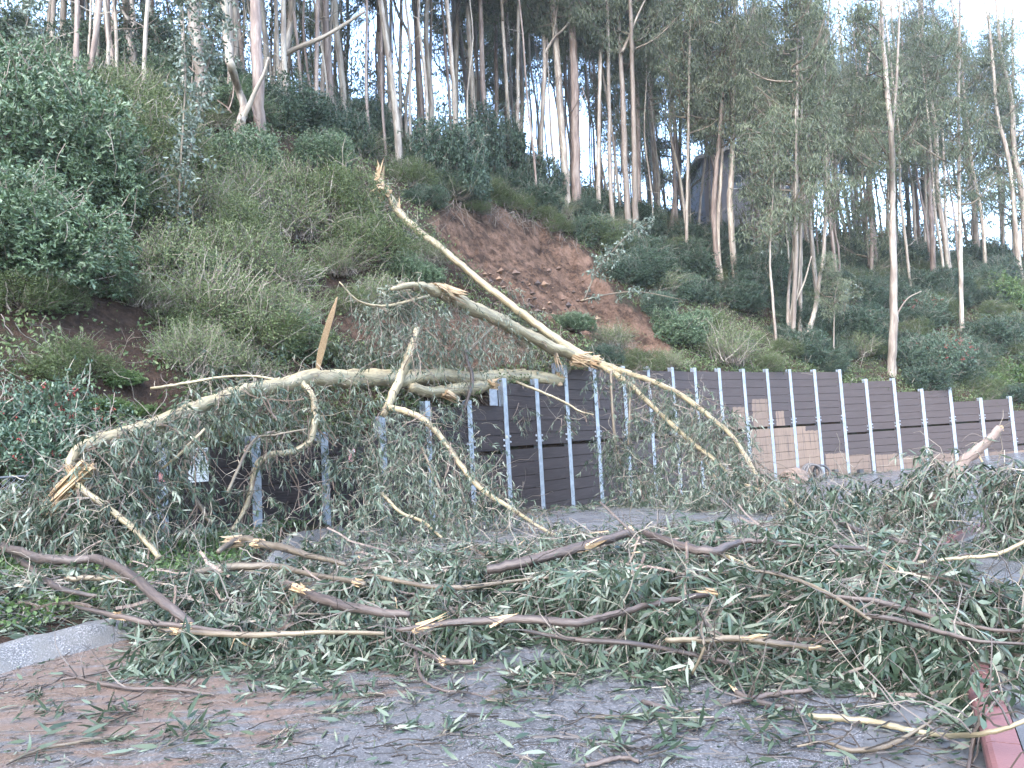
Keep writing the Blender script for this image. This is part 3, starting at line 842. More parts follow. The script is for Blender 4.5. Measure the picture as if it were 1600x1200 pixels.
g = Geo(); tube(g, spline([[*fa, zf1], [*fb, zf1]]), np.full(7, .02), 6, 0); link('top_rail', g.mesh('top_rail', M['wire'], True), fence)
for s in (0.02, fl * .5, fl - .02):
    g = Geo(); q = fa + fd * s; tube(g, spline([[*q, 0.0], [*q, zf1 + .08]]), np.full(7, .03), 8, 0); link('fence_post', g.mesh('fence_post', M['wire'], True), fence)

# ------------------------------------------------------------------ shrubs
def ball(n):
    return norm(RNG.standard_normal((n, 3)))

def shrub_meshes(kind, nv=3):
    out = []
    for v in range(nv):
        gl, gs = Geo(), Geo()
        nl = 9 if kind != 'broom' else 0
        if kind in ('laurel', 'dark', 'berry', 'olive', 'bright'):
            cen = []
            for q in range(nl):
                a = q * 2.4 + RNG.random(); r = .62 * math.sqrt((q + .3) / nl)
                cen.append((r * math.cos(a) * 1.12, r * math.sin(a) * 1.12, .36 + .5 * RNG.random() * (1.15 - r), .22 + .24 * RNG.random()))
            for q in range(5):
                a = q * 1.257 + RNG.random() * .6; cen.append((.62 * math.cos(a), .62 * math.sin(a), .2, .30 + .08 * RNG.random()))
            nl = len(cen)
            for (cx, cy, cz, rr) in cen:
                nros = {'laurel': 300, 'dark': 270, 'berry': 200, 'olive': 420, 'bright': 150}[kind]
                per = {'laurel': 7, 'dark': 6, 'berry': 6, 'olive': 4, 'bright': 5}[kind]
                dirn = ball(nros); dirn[:, 2] = dirn[:, 2] * .9 + .12
                lump_ = 1 + .16 * np.sin(dirn[:, :1] * 5 + cx * 9) * np.cos(dirn[:, 1:2] * 6 + cy * 7)
                P = np.array([cx, cy, cz]) + dirn * rr * lump_ * (.72 + .36 * RNG.random((nros, 1)))
                P[:, 2] = np.maximum(P[:, 2], .03)
                rt = np.clip(.45 + .2 * RNG.standard_normal((nros, 1)), 0, 1)
                D = dirn[:, None] * .55 + RNG.standard_normal((nros, per, 3)) * .65
                ll = {'laurel': .058, 'dark': .058, 'berry': .062, 'olive': .036, 'bright': .07}[kind]
                ww = {'laurel': .42, 'dark': .42, 'berry': .45, 'olive': .45, 'bright': .8}[kind]
                PP = np.repeat(P[:, None], per, 1) + RNG.standard_normal((nros, per, 3)) * .012
                L = ll * (.6 + .7 * RNG.random(nros * per))
                small_leaves(gl, PP.reshape(-1, 3), D.reshape(-1, 3), L, L * ww, np.clip(rt + .17 * RNG.standard_normal((nros, per)), 0, 1).ravel())
            # stems
            n = 60
            B = np.column_stack([RNG.standard_normal((n, 2)) * .1, np.zeros(n)])
            k = RNG.integers(0, nl, n); cc = np.array(cen)[k]
            E = cc[:, :3] + ball(n) * cc[:, 3:4] * .85
            tt = np.linspace(0, 1, 6)[None, :, None]
            PTS = B[:, None] * (1 - tt) + E[:, None] * tt + .05 * RNG.standard_normal((n, 6, 3)) * tt
            strips(gs, PTS, (.013 * np.linspace(1.2, .3, 6))[None] * np.ones((n, 1)), RNG.random(n))
            # shoots breaking the outline
            n = 110
            k = RNG.integers(0, nl, n); cc = np.array(cen)[k]; dd = ball(n); dd[:, 2] = np.abs(dd[:, 2])
            B = cc[:, :3] + dd * cc[:, 3:4] * .8
            PTS = wander(B, dd + [0, 0, .5], .18 + .42 * RNG.random(n) ** 1.6, 5, .25)
            strips(gs, PTS, .004, RNG.random(n) * .6 + .3)
            q = PTS[:, 2:].reshape(-1, 3); q = np.repeat(q, 5, 0) + .012 * RNG.standard_normal((len(q) * 5, 3))
            Ls = ll * (.5 + .6 * RNG.random(len(q)))
            small_leaves(gl, q, RNG.standard_normal(q.shape) + [0, 0, .3], Ls, Ls * ww, np.clip(.55 + .2 * RNG.standard_normal(len(q)), 0, 1))
        else:       # broom: arching wands with fine leaves
            n = 330
            a = RNG.random(n) * 6.28; lean = .15 + .95 * RNG.random(n)
            D = np.column_stack([np.cos(a) * lean, np.sin(a) * lean, np.ones(n)])
            B = np.column_stack([RNG.standard_normal((n, 2)) * .22, np.zeros(n)])
            L = .8 + .55 * RNG.random(n)
            pts = wander(B, D, L, 8, .16); tq = np.linspace(0, 1, 8)[None, :]
            pts[..., 2] -= .32 * tq ** 2 * L[:, None] * lean[:, None]
            pts[..., 2] = np.maximum(pts[..., 2], .02)
            strips(gs, pts, (.006 * np.linspace(1.3, .4, 8))[None] * np.ones((n, 1)), np.clip(RNG.random(n), 0, 1))
            q = pts[:, 2:].reshape(-1, 3); q = np.repeat(q, 6, 0); q = q + .035 * RNG.standard_normal(q.shape)
            Ls = .045 * (.5 + .8 * RNG.random(len(q)))
            small_leaves(gl, q, RNG.standard_normal(q.shape) + [0, 0, .4], Ls, Ls * .38, np.clip(.5 + .25 * RNG.standard_normal(len(q)), 0, 1))
        gb = None
        if kind == 'berry':
            gb = Geo()
            for q in range(120):
                cx, cy, cz, rr = cen[RNG.integers(0, nl)]
                dn = ball(1)[0]; dn[2] = abs(dn[2]) * .8
                c = np.array([cx, cy, cz]) + dn * rr * 1.02
                for _ in range(9):
                    b = c + RNG.standard_normal(3) * .024; r = .0125
                    V = b + r * np.array([[1, 0, 0], [-1, 0, 0], [0, 1, 0], [0, -1, 0], [0, 0, 1], [0, 0, -1]])
                    gb.add(V, np.array([[0, 2, 4], [2, 1, 4], [1, 3, 4], [3, 0, 4], [2, 0, 5], [1, 2, 5], [3, 1, 5], [0, 3, 5]]))
        mk = {'laurel': 'laurel', 'dark': 'dark', 'berry': 'berry_leaf', 'olive': 'olive', 'broom': 'broom', 'bright': 'bright'}[kind]
        out.append((gl.mesh('foliage', M[mk]), gs.mesh('stems', M['stem']), gb.mesh('berries', M['berry'], True) if gb else None))
    return out
SH = {k: shrub_meshes(k, 2 if k in ('berry', 'bright') else 3) for k in ('laurel', 'olive', 'broom', 'dark', 'berry', 'bright')}
SHN = {'laurel': 'broadleaf_shrub', 'olive': 'olive_shrub', 'broom': 'wispy_shrub', 'dark': 'dark_shrub', 'berry': 'berry_shrub', 'bright': 'leafy_plant'}
shn = 0
def shrub(kind, P, r, hgt=1.0, label=None, group=None, sink=.15):
    global shn
    shn += 1
    v = SH[kind][shn % len(SH[kind])]
    o = empty(SHN[kind], (P[0], P[1], P[2] - sink * r))
    o.rotation_euler = (RNG.standard_normal() * .08, RNG.standard_normal() * .08, RNG.random() * 6.28)
    o.scale = (r, r, r * hgt)
    tag(o, label, 'shrub' if kind != 'bright' else 'plant', group)
    for nm, me in zip(('foliage', 'stems', 'berries'), v):
        if me is None: continue
        c = link(nm, me, o, (0, 0, 0))
        c['kind'] = 'stuff'
    return o

def sh_px(kind, px, py, r, hgt=1.0, label=None, group=None):
    P = hit(px, py)
    P = np.array([P[0], P[1], float(H(P[0], P[1]))])
    return shrub(kind, P, r, hgt, label, group)

SHRUBS = [
 # upper left bank
 ('laurel', 40, 300, 3.0, 1.15, 'big pale green broadleaf shrub at the upper left corner of the bank'),
 ('laurel', 130, 335, 2.4, 1.0, 'pale broadleaf shrub beside the olive shrub on the upper left bank'),
 ('laurel', 45, 430, 2.2, .95, 'low pale broadleaf shrub below the big corner shrub on the left'),
 ('laurel', 5, 215, 2.4, 1.2, 'broadleaf shrub cut by the left picture edge under the forest'),
 ('olive', 150, 200, 2.4, 1.1, 'yellow green fine leaved shrub below the slim reddish trunk'),
 ('olive', 215, 265, 2.5, 1.0, 'tall olive fine leaved shrub left of the blue leaved sapling'),
 ('olive', 190, 350, 1.9, .9, 'small olive shrub under the tall olive shrub on the left bank'),
 ('olive', 95, 250, 2.0, 1.0, 'olive shrub between the pale broadleaf shrubs on the left'),
 ('olive', 70, 470, .9, .8, 'small feathery green shrub above the bare brown earth on the left'),
 # middle left bank
 ('broom', 310, 340, 1.9, 1.0, 'wispy green shrub right of the blue leaved sapling'),
 ('broom', 395, 330, 2.0, 1.0, 'wispy grey green shrub below the forked pale trunk'),
 ('broom', 450, 370, 2.1, 1.0, 'wispy shrub with grey twigs in the middle of the left bank'),
 ('olive', 520, 350, 2.2, 1.0, 'rounded mid green shrub left of the broken leaning trunk'),
 ('olive', 575, 400, 1.9, 1.0, 'rounded green shrub under the broken leaning trunk'),
 ('broom', 350, 430, 1.8, .9, 'twiggy shrub below the wispy shrubs on the left bank'),
 ('broom', 260, 430, 1.7, .9, 'twiggy shrub at the foot of the blue leaved sapling'),
 ('broom', 430, 450, 1.7, .8, 'pale twiggy shrub above the low green shrub on the left bank'),
 ('broom', 330, 510, 1.4, .7, 'low wispy shrub above the long fallen trunk'),
 ('olive', 420, 550, 1.5, .7, 'low green shrub right above the long horizontal trunk'),
 ('broom', 230, 480, 1.2, .8, 'twiggy shrub at the edge of the bare earth patch'),
 ('broom', 530, 430, 1.5, .9, 'twiggy shrub behind the upright ochre splinter'),
 ('olive', 480, 560, 1.1, .7, 'low shrub left of the upright ochre splinter'),
 ('laurel', 640, 440, 1.3, .8, 'pale leaved shrub between the two leaning trunks'),
 ('broom', 660, 410, 1.2, .8, 'reddish twiggy shrub below the broken leaning trunk'),
 # above and round the slide
 ('broom', 300, 560, 1.3, .7, 'low wispy bush just above the middle of the long fallen trunk'),
 ('broom', 370, 585, 1.2, .7, 'low wispy bush touching the long fallen trunk from behind'),
 ('olive', 300, 520, 1.2, .7, 'low green bush right of the bare earth patch'),
 ('broom', 400, 500, 1.4, .8, 'pale wispy bush left of centre on the bank'),
 ('broom', 460, 500, 1.3, .8, 'pale wispy bush just left of the ivy strip'),
 ('olive', 540, 490, 1.1, .7, 'green bush right of the upright ochre splinter'),
 ('broom', 590, 470, 1.3, .8, 'thin bush behind the crown of the broken yellowish trunk'),
 ('olive', 740, 330, 1.0, .6, 'green mat on the left part of the landslide lip'),
 ('olive', 850, 345, 1.3, .7, 'green mat on the right part of the landslide lip'),
 ('olive', 795, 325, 1.7, .8, 'bright green mat shrub hanging over the lip of the landslide'),
 ('dark', 700, 300, 2.4, 1.6, 'tall dark green shrub under the pale trunks above the landslide'),
 ('dark', 770, 270, 2.6, 2.0, 'dark ivy clad shrub between pale trunks above the landslide'),
 ('dark', 840, 290, 2.0, 1.8, 'ivy mound round the forked trunk above the landslide'),
 ('dark', 905, 310, 1.5, 1.0, 'round dark shrub at the foot of the two thick trunks'),
 ('olive', 640, 290, 1.5, .9, 'light olive shrub right of the torn stump'),
 ('dark', 660, 320, 1.2, .8, 'small dark bush left of the landslide lip'),
 ('olive', 870, 360, 1.3, .9, 'trailing green shrub on the right shoulder of the landslide'),
 ('olive', 925, 370, 1.5, .9, 'dense green shrub at the right edge of the landslide scar'),
 ('dark', 960, 385, 1.7, .9, 'dark bush beyond the right edge of the landslide scar'),
 ('laurel', 895, 510, 1.2, .6, 'blue green leafy clump left standing on the bare landslide'),
 ('broom', 955, 540, 1.4, .8, 'pale feathery bush on the foot of the landslide'),
 # right of the slide
 ('olive', 1000, 575, 1.2, .8, 'green bush on the wall top below the landslide foot'),
 ('broom', 1040, 575, 1.1, .8, 'thin bush overlapping the lower right end of the scar'),
 ('dark', 940, 560, 1.0, .7, 'dark bush behind the wall where the trunks cross'),
 ('dark', 1010, 430, 2.0, .9, 'dark green shrub right of the landslide with pale fallen sprays'),
 ('dark', 1080, 440, 2.2, .9, 'broad dark green shrub in the middle of the right bank'),
 ('olive', 1060, 400, 1.6, .8, 'lighter green shrub under the thin straight trunks'),
 ('broom', 1130, 565, 2.1, 1.1, 'big feathery grey green shrub above the wall'),
 ('laurel', 1060, 530, 1.9, .9, 'pale green leafy shrub behind the wall left of the feathery shrub'),
 ('dark', 1150, 480, 1.9, .9, 'dark shrub uphill of the feathery shrub'),
 ('dark', 1130, 400, 2.0, 1.2, 'dark ivy mass under the grey house wall'),
 ('dark', 1185, 390, 2.2, 1.3, 'dark ivy mass right of the grey house wall'),
 ('olive', 1195, 575, 1.2, .8, 'small green shrub on the wall right of the feathery shrub'),
 ('dark', 1290, 570, 1.4, .8, 'low dark bush above the tall step of the wall'),
 ('dark', 1345, 540, 2.2, 1.1, 'deep green bush left of the stout pale trunk'),
 ('dark', 1350, 470, 2.0, 1.0, 'dark bush uphill and left of the stout pale trunk'),
 ('dark', 1430, 580, 2.0, 1.1, 'dark green bush right beside the stout pale trunk'),
 ('berry', 1465, 575, 2.2, 1.1, 'reddish tinged berry shrub behind the lower right wall'),
 ('berry', 1440, 500, 2.0, 1.0, 'berry shrub uphill of the lower right wall'),
 ('dark', 1510, 600, 1.6, .9, 'dark bush right of the reddish berry shrub'),
 ('bright', 1550, 610, 1.6, .8, 'light green leafy plant over the last wall steps'),
 ('bright', 1590, 600, 1.7, .9, 'light green leafy plant at the right picture edge above the wall'),
 ('bright', 1570, 480, 1.6, 1.5, 'yellow green vine climbing a stem at the far right'),
 ('dark', 1560, 540, 2.2, 1.0, 'dark bush at the right picture edge'),
 ('dark', 1230, 470, 2.0, 1.0, 'dark bush behind the cluster of bent stems'),
 ('dark', 1480, 460, 2.2, 1.1, 'dark bush in front of the far right trees'),
 # low left
 ('bright', 190, 600, .45, .6, 'bright green clover patch on the bare earth left of the fallen trunk'),
 ('bright', 215, 650, .4, .5, 'lower bright green patch on bare earth behind the fallen trunk'),
 ('bright', 165, 640, .5, .5, 'bright green patch beside the red berry shrub'),
 ('olive', 110, 590, 1.0, .8, 'feathery light green bush behind the red berry shrub'),
 ('bright', 480, 430, .6, .6, 'ivy strip trailing down the bank left of the splinter'),
]
for row in SHRUBS:
    sh_px(row[0], row[1], row[2], row[3], row[4], row[5])
for (px, py, Y_, r, h_, lab) in ((52, 700, 12.2, 1.55, 1.05, 'grey green shrub full of red berries at the left edge'), (20, 640, 13.2, 1.5, 1.2, 'taller red berry shrub behind at the left picture edge'), (75, 810, 11.2, .85, .9, 'dark leaved bush inside the chain link fence'), (100, 640, 13.3, 1.0, 1.0, 'red berry shrub reaching towards the clover patches')):
    p = at(px, py, Y_); z = p[2] - r * h_ * .75
    shrub('berry', (p[0], p[1], z), r, h_, lab, None, 0)
# filler bushes over the rest of the bank
for _ in range(560):
    u = RNG.uniform(-16, 80); s = RNG.uniform(1, 26)
    x, y = us_xy(u, s); z = float(H(x, y))
    a, b = masks_at(np.array([[x, y, z]])); a0, b0 = masks_at(np.array([[x, y, z + 1.6]]))
    px, py = project(np.array([[x, y, z]]))
    if a[0] > -14 or b[0] > -5 or a0[0] > -6 or b0[0] > 0: continue
    if not (-260 < px[0] < 1860): continue
    if in_poly(px, py, [(540, 250), (640, 270), (780, 420), (900, 530), (880, 600), (740, 560), (600, 470), (540, 360)])[0]: continue
    if px[0] < 620 and s < 8 and RNG.random() < .5: continue
    kind = (RNG.choice(['broom', 'olive', 'laurel', 'broom']) if px[0] < 620 else RNG.choice(['dark', 'dark', 'olive', 'broom', 'dark']))
    shrub(kind, (x, y, z), RNG.uniform(.8, 1.9), RNG.uniform(.65, 1.15),
          {'broom': 'small wispy bush among the undergrowth on the hillside', 'olive': 'small olive green bush among the undergrowth on the hillside',
           'laurel': 'small pale broadleaf bush among the undergrowth on the left bank', 'dark': 'small dark green bush among the undergrowth on the hillside'}[kind],
          'small %s bushes on the hillside' % {'broom': 'wispy', 'olive': 'olive', 'laurel': 'pale', 'dark': 'dark'}[kind])

# low growth over the soil, dead stems, roots hanging from the slide's lip
gl, gs = Geo(), Geo()
n = 46000
u = RNG.uniform(-18, 78, n); s = .25 + RNG.random(n) ** 1.5 * 32
x, y = us_xy(u, s); z = H(x, y)
P = np.column_stack([x, y, z]); a, b = masks_at(P)
keep = (a < -3) & ((b < 0) | (RNG.random(n) < .18))
P = P[keep]; n = len(P)
per = 8
tl = np.clip(.45 + .25 * wob(P[:, 0] * .7, P[:, 1] * .7, 3)[:, None] + .18 * RNG.standard_normal((n, per)), 0, 1)
PP = P[:, None] + RNG.standard_normal((n, per, 3)) * [.17, .17, .08] + [0, 0, .06]
D = RNG.standard_normal((n, per, 3)) + [0, -.2, .3]
L = .105 * (.5 + .9 * RNG.random(n * per))
small_leaves(gl, PP.reshape(-1, 3), D.reshape(-1, 3), L, L * .6, tl.ravel())
n2 = 9000; k = RNG.integers(0, n, n2)
B = P[k] + RNG.standard_normal((n2, 3)) * .1
strips(gs, wander(B, RNG.standard_normal((n2, 3)) * .8 + [0, -.3, .9], .3 + .9 * RNG.random(n2) ** 2, 5, .3), .005 + .005 * RNG.random((n2, 1)), RNG.random(n2))
tag(link('undergrowth', gl.mesh('undergrowth', M['undergrowth'])), 'low weedy undergrowth covering the hillside soil', 'undergrowth', None, 'stuff')
tag(link('dry_stems', gs.mesh('dry_stems', M['stem'])), 'thin dry stems sticking out of the hillside undergrowth', 'dry stems', None, 'stuff')
# verge greens
gl = Geo()
n = 5200
y = RNG.uniform(2, 16, n); f = RNG.uniform(0.05, 1, n); x = berm_x(y) - .25 - f * 4.2
P = np.column_stack([x, y, verge_z(x, y) + .02]); per = 6
PP = P[:, None] + RNG.standard_normal((n, per, 3)) * [.08, .08, .04] + [0, 0, .06]
L = .06 * (.6 + .8 * RNG.random(n * per))
small_leaves(gl, PP.reshape(-1, 3), (RNG.standard_normal((n, per, 3)) + [0, 0, .6]).reshape(-1, 3), L, L * .75, np.clip(.4 + .25 * RNG.standard_normal(n * per), 0, 1), 1.5)
tag(link('ground_ivy', gl.mesh('ground_ivy', M['bright'])), 'green weeds on the verge between kerb and fence at the left', 'weeds', None, 'stuff')
gs = Geo()
n = 190
lipx = RNG.uniform(690, 900, n); lipy = np.interp(lipx, [690, 745, 800, 850, 900], [330, 320, 334, 350, 384]) + RNG.uniform(-6, 10, n)
B = np.array([hit(a_, b_) for a_, b_ in zip(lipx[:90], lipy[:90])]); B = B[RNG.integers(0, 90, n)] + RNG.standard_normal((n, 3)) * [.4, .15, .15] + [0, -.25, .1]
strips(gs, wander(B, RNG.standard_normal((n, 3)) * .35 + [0, -.35, -1], .5 + 1.3 * RNG.random(n), 6, .25), .010 + .012 * RNG.random((n, 1)), .5 * RNG.random(n))
tag(link('hanging_roots', gs.mesh('hanging_roots', M['stem'])), 'torn roots and vines hanging over the lip of the landslide', 'roots', None, 'stuff')
# clods on the slide
g = Geo()
ico = np.array([[0, 0, 1], [.9, 0, .1], [.2, .85, 0], [-.8, .4, .1], [-.6, -.7, 0], [.35, -.9, .1], [0, 0, -.7]]); fi = np.array([[0, 1, 2], [0, 2, 3], [0, 3, 4], [0, 4, 5], [0, 5, 1], [6, 2, 1], [6, 3, 2], [6, 4, 3], [6, 5, 4], [6, 1, 5]])
tries = 0
for _ in range(420):
    px, py = RNG.uniform(690, 1040), RNG.uniform(400, 575)
    if not in_poly(np.array([px]), np.array([py]), SCAR)[0]: continue
    p = hit(px, py); r = .06 + .22 * RNG.random() ** 3
    p = p + np.array([0, .3, -.55])
    g.add(p + ico * r * (.7 + .6 * RNG.random((7, 1))) * [1, 1, .8], fi, RNG.random())
t = NT('clod_soil'); t.col(t.ramp(t.attr('tint'), [(0, (.035, .025, .022)), (.5, (.09, .055, .038)), (1, (.16, .10, .062))])); t.rough(.9)
tag(link('soil_clods', g.mesh('soil_clods', t.m)), 'loose clods of earth lying on the fresh landslide', 'clods', None, 'stuff')

# ------------------------------------------------------------------ standing eucalyptus trees
def crown_mesh(kind, seed):
    gl, gb = Geo(), Geo()
    tall, rad, nl, ncl, nle = {'high': (17, 3.8, 24, 6, 110), 'wispy': (17, 3.2, 24, 6, 44), 'low': (9, 1.9, 16, 4, 50)}[kind]
    for q in range(nl):
        z0 = tall * (q + RNG.random()) / nl * .85
        a = RNG.random() * 6.28; rr = rad * (1.05 - .55 * q / nl) * (.5 + .6 * RNG.random())
        e = np.array([math.cos(a) * rr, math.sin(a) * rr, z0 + rr * (.35 + .7 * RNG.random())])
        mid = np.array([math.cos(a) * rr * .5, math.sin(a) * rr * .5, z0 + rr * .2]) + RNG.standard_normal(3) * .2
        P = spline([[0, 0, z0], mid, e], 5)
        tube(gb, P, np.linspace(.075, .02, len(P)) * (1.2 - .6 * q / nl), 5, .05, cap=False)
        C = P[RNG.integers(len(P) // 3, len(P), ncl)] + RNG.standard_normal((ncl, 3)) * [.55, .55, .35]
        # small boughs to the clusters
        PT = np.stack([P[RNG.integers(len(P) // 3, len(P), ncl)], C * .5 + e * .5 + .1 * RNG.standard_normal((ncl, 3)), C], 1)
        strips(gb, PT, .016, RNG.random(ncl))
        ct = np.clip(.45 + .22 * RNG.standard_normal(ncl), 0, 1)
        sz = .22 + .36 * RNG.random((ncl, 1, 1))
        PP = C[:, None] + RNG.standard_normal((ncl, nle, 3)) * sz * [1, 1, .75] - [0, 0, .25]
        D = RNG.standard_normal((ncl, nle, 3)) * .55 + [0, 0, -1]
        L = .34 * (.55 + .7 * RNG.random(ncl * nle))
        small_leaves(gl, PP.reshape(-1, 3), D.reshape(-1, 3), L, L * .2, np.clip(ct[:, None] + .17 * RNG.standard_normal((ncl, nle)), 0, 1).ravel())
    # drooping bark ribbons and dead twigs
    n = 26
    B = np.column_stack([RNG.standard_normal((n, 2)) * rad * .4, RNG.random(n) * tall * .8])
    strips(gb, wander(B, RNG.standard_normal((n, 3)) * .5 + [0, 0, -.8], .8 + 1.6 * RNG.random(n), 7, .3), .012, RNG.random(n))
    return gl.mesh('crown', M['euc_crown']), gb.mesh('limbs', M['branch'])
CR = {k: [crown_mesh(k, i) for i in range(n)] for k, n in (('high', 4), ('wispy', 4), ('low', 2))}
crn = 0
def add_crown(o, kind, base, x, y, sc=1.0):
    global crn
    crn += 1
    cm, lm = CR[kind][crn % len(CR[kind])]
    rz = RNG.random() * 6.28
    for nm, me in (('crown', cm), ('limbs', lm)):
        c = link(nm, me, o, (0, 0, 0))
        c.matrix_parent_inverse = o.matrix_basis.inverted()
        c.matrix_basis = Matrix.Translation((x, y, base)) @ Matrix.Rotation(rz, 4, 'Z') @ Matrix.Diagonal((sc, sc, sc, 1))
        c['kind'] = 'stuff'

def ivy_on(o, P, R, z1, n):
    gl = Geo()
    zz = P[0, 2] + RNG.random(n) ** 1.5 * z1
    c = np.column_stack([np.interp(zz, P[:, 2], P[:, 0]), np.interp(zz, P[:, 2], P[:, 1]), zz]); r = np.interp(zz, P[:, 2], R)
    a = RNG.random(n) * 6.28
    ww = (r + .05 + .3 * RNG.random(n) ** 2 * (1.2 - (zz - P[0, 2]) / z1))
    p = c + np.column_stack([np.cos(a) * ww, np.sin(a) * ww, np.zeros(n)])
    D = np.column_stack([np.cos(a), np.sin(a), RNG.standard_normal(n) * .6 - .4]) + .5 * RNG.standard_normal((n, 3))
    L = .13 * (.6 + .7 * RNG.random(n))
    small_leaves(gl, p, D, L, L * .75, np.clip(.42 + .2 * RNG.standard_normal(n), 0, 1))
    c = link('ivy', gl.mesh('ivy', M['dark']), o); c['kind'] = 'stuff'

def tree(label, pts, w, crown='high', cz=13, top=32, forks=(), mat='trunk', ivy=0, strip=0, group=None, Y=None, csc=1.0, base_lift=0.6):
    bx, by = pts[0]
    P0 = hit(bx, by) if Y is None else at(bx, by, Y)
    Yb = P0[1] + .15
    P = [at(px, py, Yb + .25 * i * RNG.standard_normal()) for i, (px, py) in enumerate(pts)]
    d0 = (P[1] - P[0]); d0 = d0 / max(np.linalg.norm(d0), .01)
    gz = float(H(P[0][0], P[0][1]))
    P = ([np.array([P[0][0], P[0][1], gz - .8])] if P[0][2] > gz + .4 else [P[0] - d0 * 1.5 * (1 / max(abs(d0[2]), .4))]) + P
    P0 = np.array([P[0][0], P[0][1], min(P0[2], gz)])
    dl = P[-1] - P[-2]; dl = dl / np.linalg.norm(dl)
    zt = P[1][2] + top
    if P[-1][2] < zt - 2 and top > 0:
        for f in (.5, 1.0):
            dl = norm(dl * .8 + np.array([0, 0, .2])); P.append(P[-1] + dl * (zt - P[-1][2]) * (f if f == .5 else 1) / max(dl[2], .5))
    P = spline(P, 6)
    r0 = .5 * w * Yb / F_PX
    hh = np.clip((P[:, 2] - P[0, 2]) / max(P[-1, 2] - P[0, 2], 1), 0, 1)
    R = r0 * (1.12 - .85 * hh) * (1 + .25 * np.exp(-np.maximum(P[:, 2] - P[0, 2] - .8, 0) * 1.5))
    P[:, :2] += RNG.standard_normal((len(P), 2)) * r0 * .09
    o = empty('eucalyptus_tree', P0); tag(o, label, 'tree', group)
    g = Geo(); tube(g, P, R, 9, .05, RNG.random()); link('trunk', g.mesh('trunk', M[mat], True), o)
    for fk in forks:
        fp, fw = fk
        Q = spline([at(px, py, Yb - .15 * i) for i, (px, py) in enumerate(fp)], 6)
        if len(fp) > 1 and fp[-1][1] <= 5:
            q = Q[-1] - Q[-2]; q /= np.linalg.norm(q); Q = np.vstack([Q, Q[-1] + q * 3, Q[-1] + q * 6 + [0, 0, 1]])
        rr = .5 * fw * Yb / F_PX
        g = Geo(); tube(g, Q, np.linspace(rr, rr * .45, len(Q)), 7, .05, RNG.random()); link('limb', g.mesh('limb', M[mat], True), o)
    if strip:
        g = Geo(); k = RNG.integers(2, len(P) - 2, strip)
        B = P[k] + RNG.standard_normal((strip, 3)) * [R.mean(), R.mean() * .4, .5] - [0, R.mean(), 0]
        strips(g, wander(B, RNG.standard_normal((strip, 3)) * .25 + [0, 0, -1], .8 + 2.2 * RNG.random(strip), 7, .15), .02 + .02 * RNG.random((strip, 1)), RNG.random(strip))
        c = link('bark_strips', g.mesh('bark_strips', M['barkstrip']), o); c['kind'] = 'stuff'
    if ivy: ivy_on(o, P, R, ivy, int(ivy * 330))
    if crown:
        zc = P0[2] + cz
        i = int(np.argmin(np.abs(P[:, 2] - zc)))
        add_crown(o, crown, zc, P[i, 0], P[i, 1], csc)
    return o

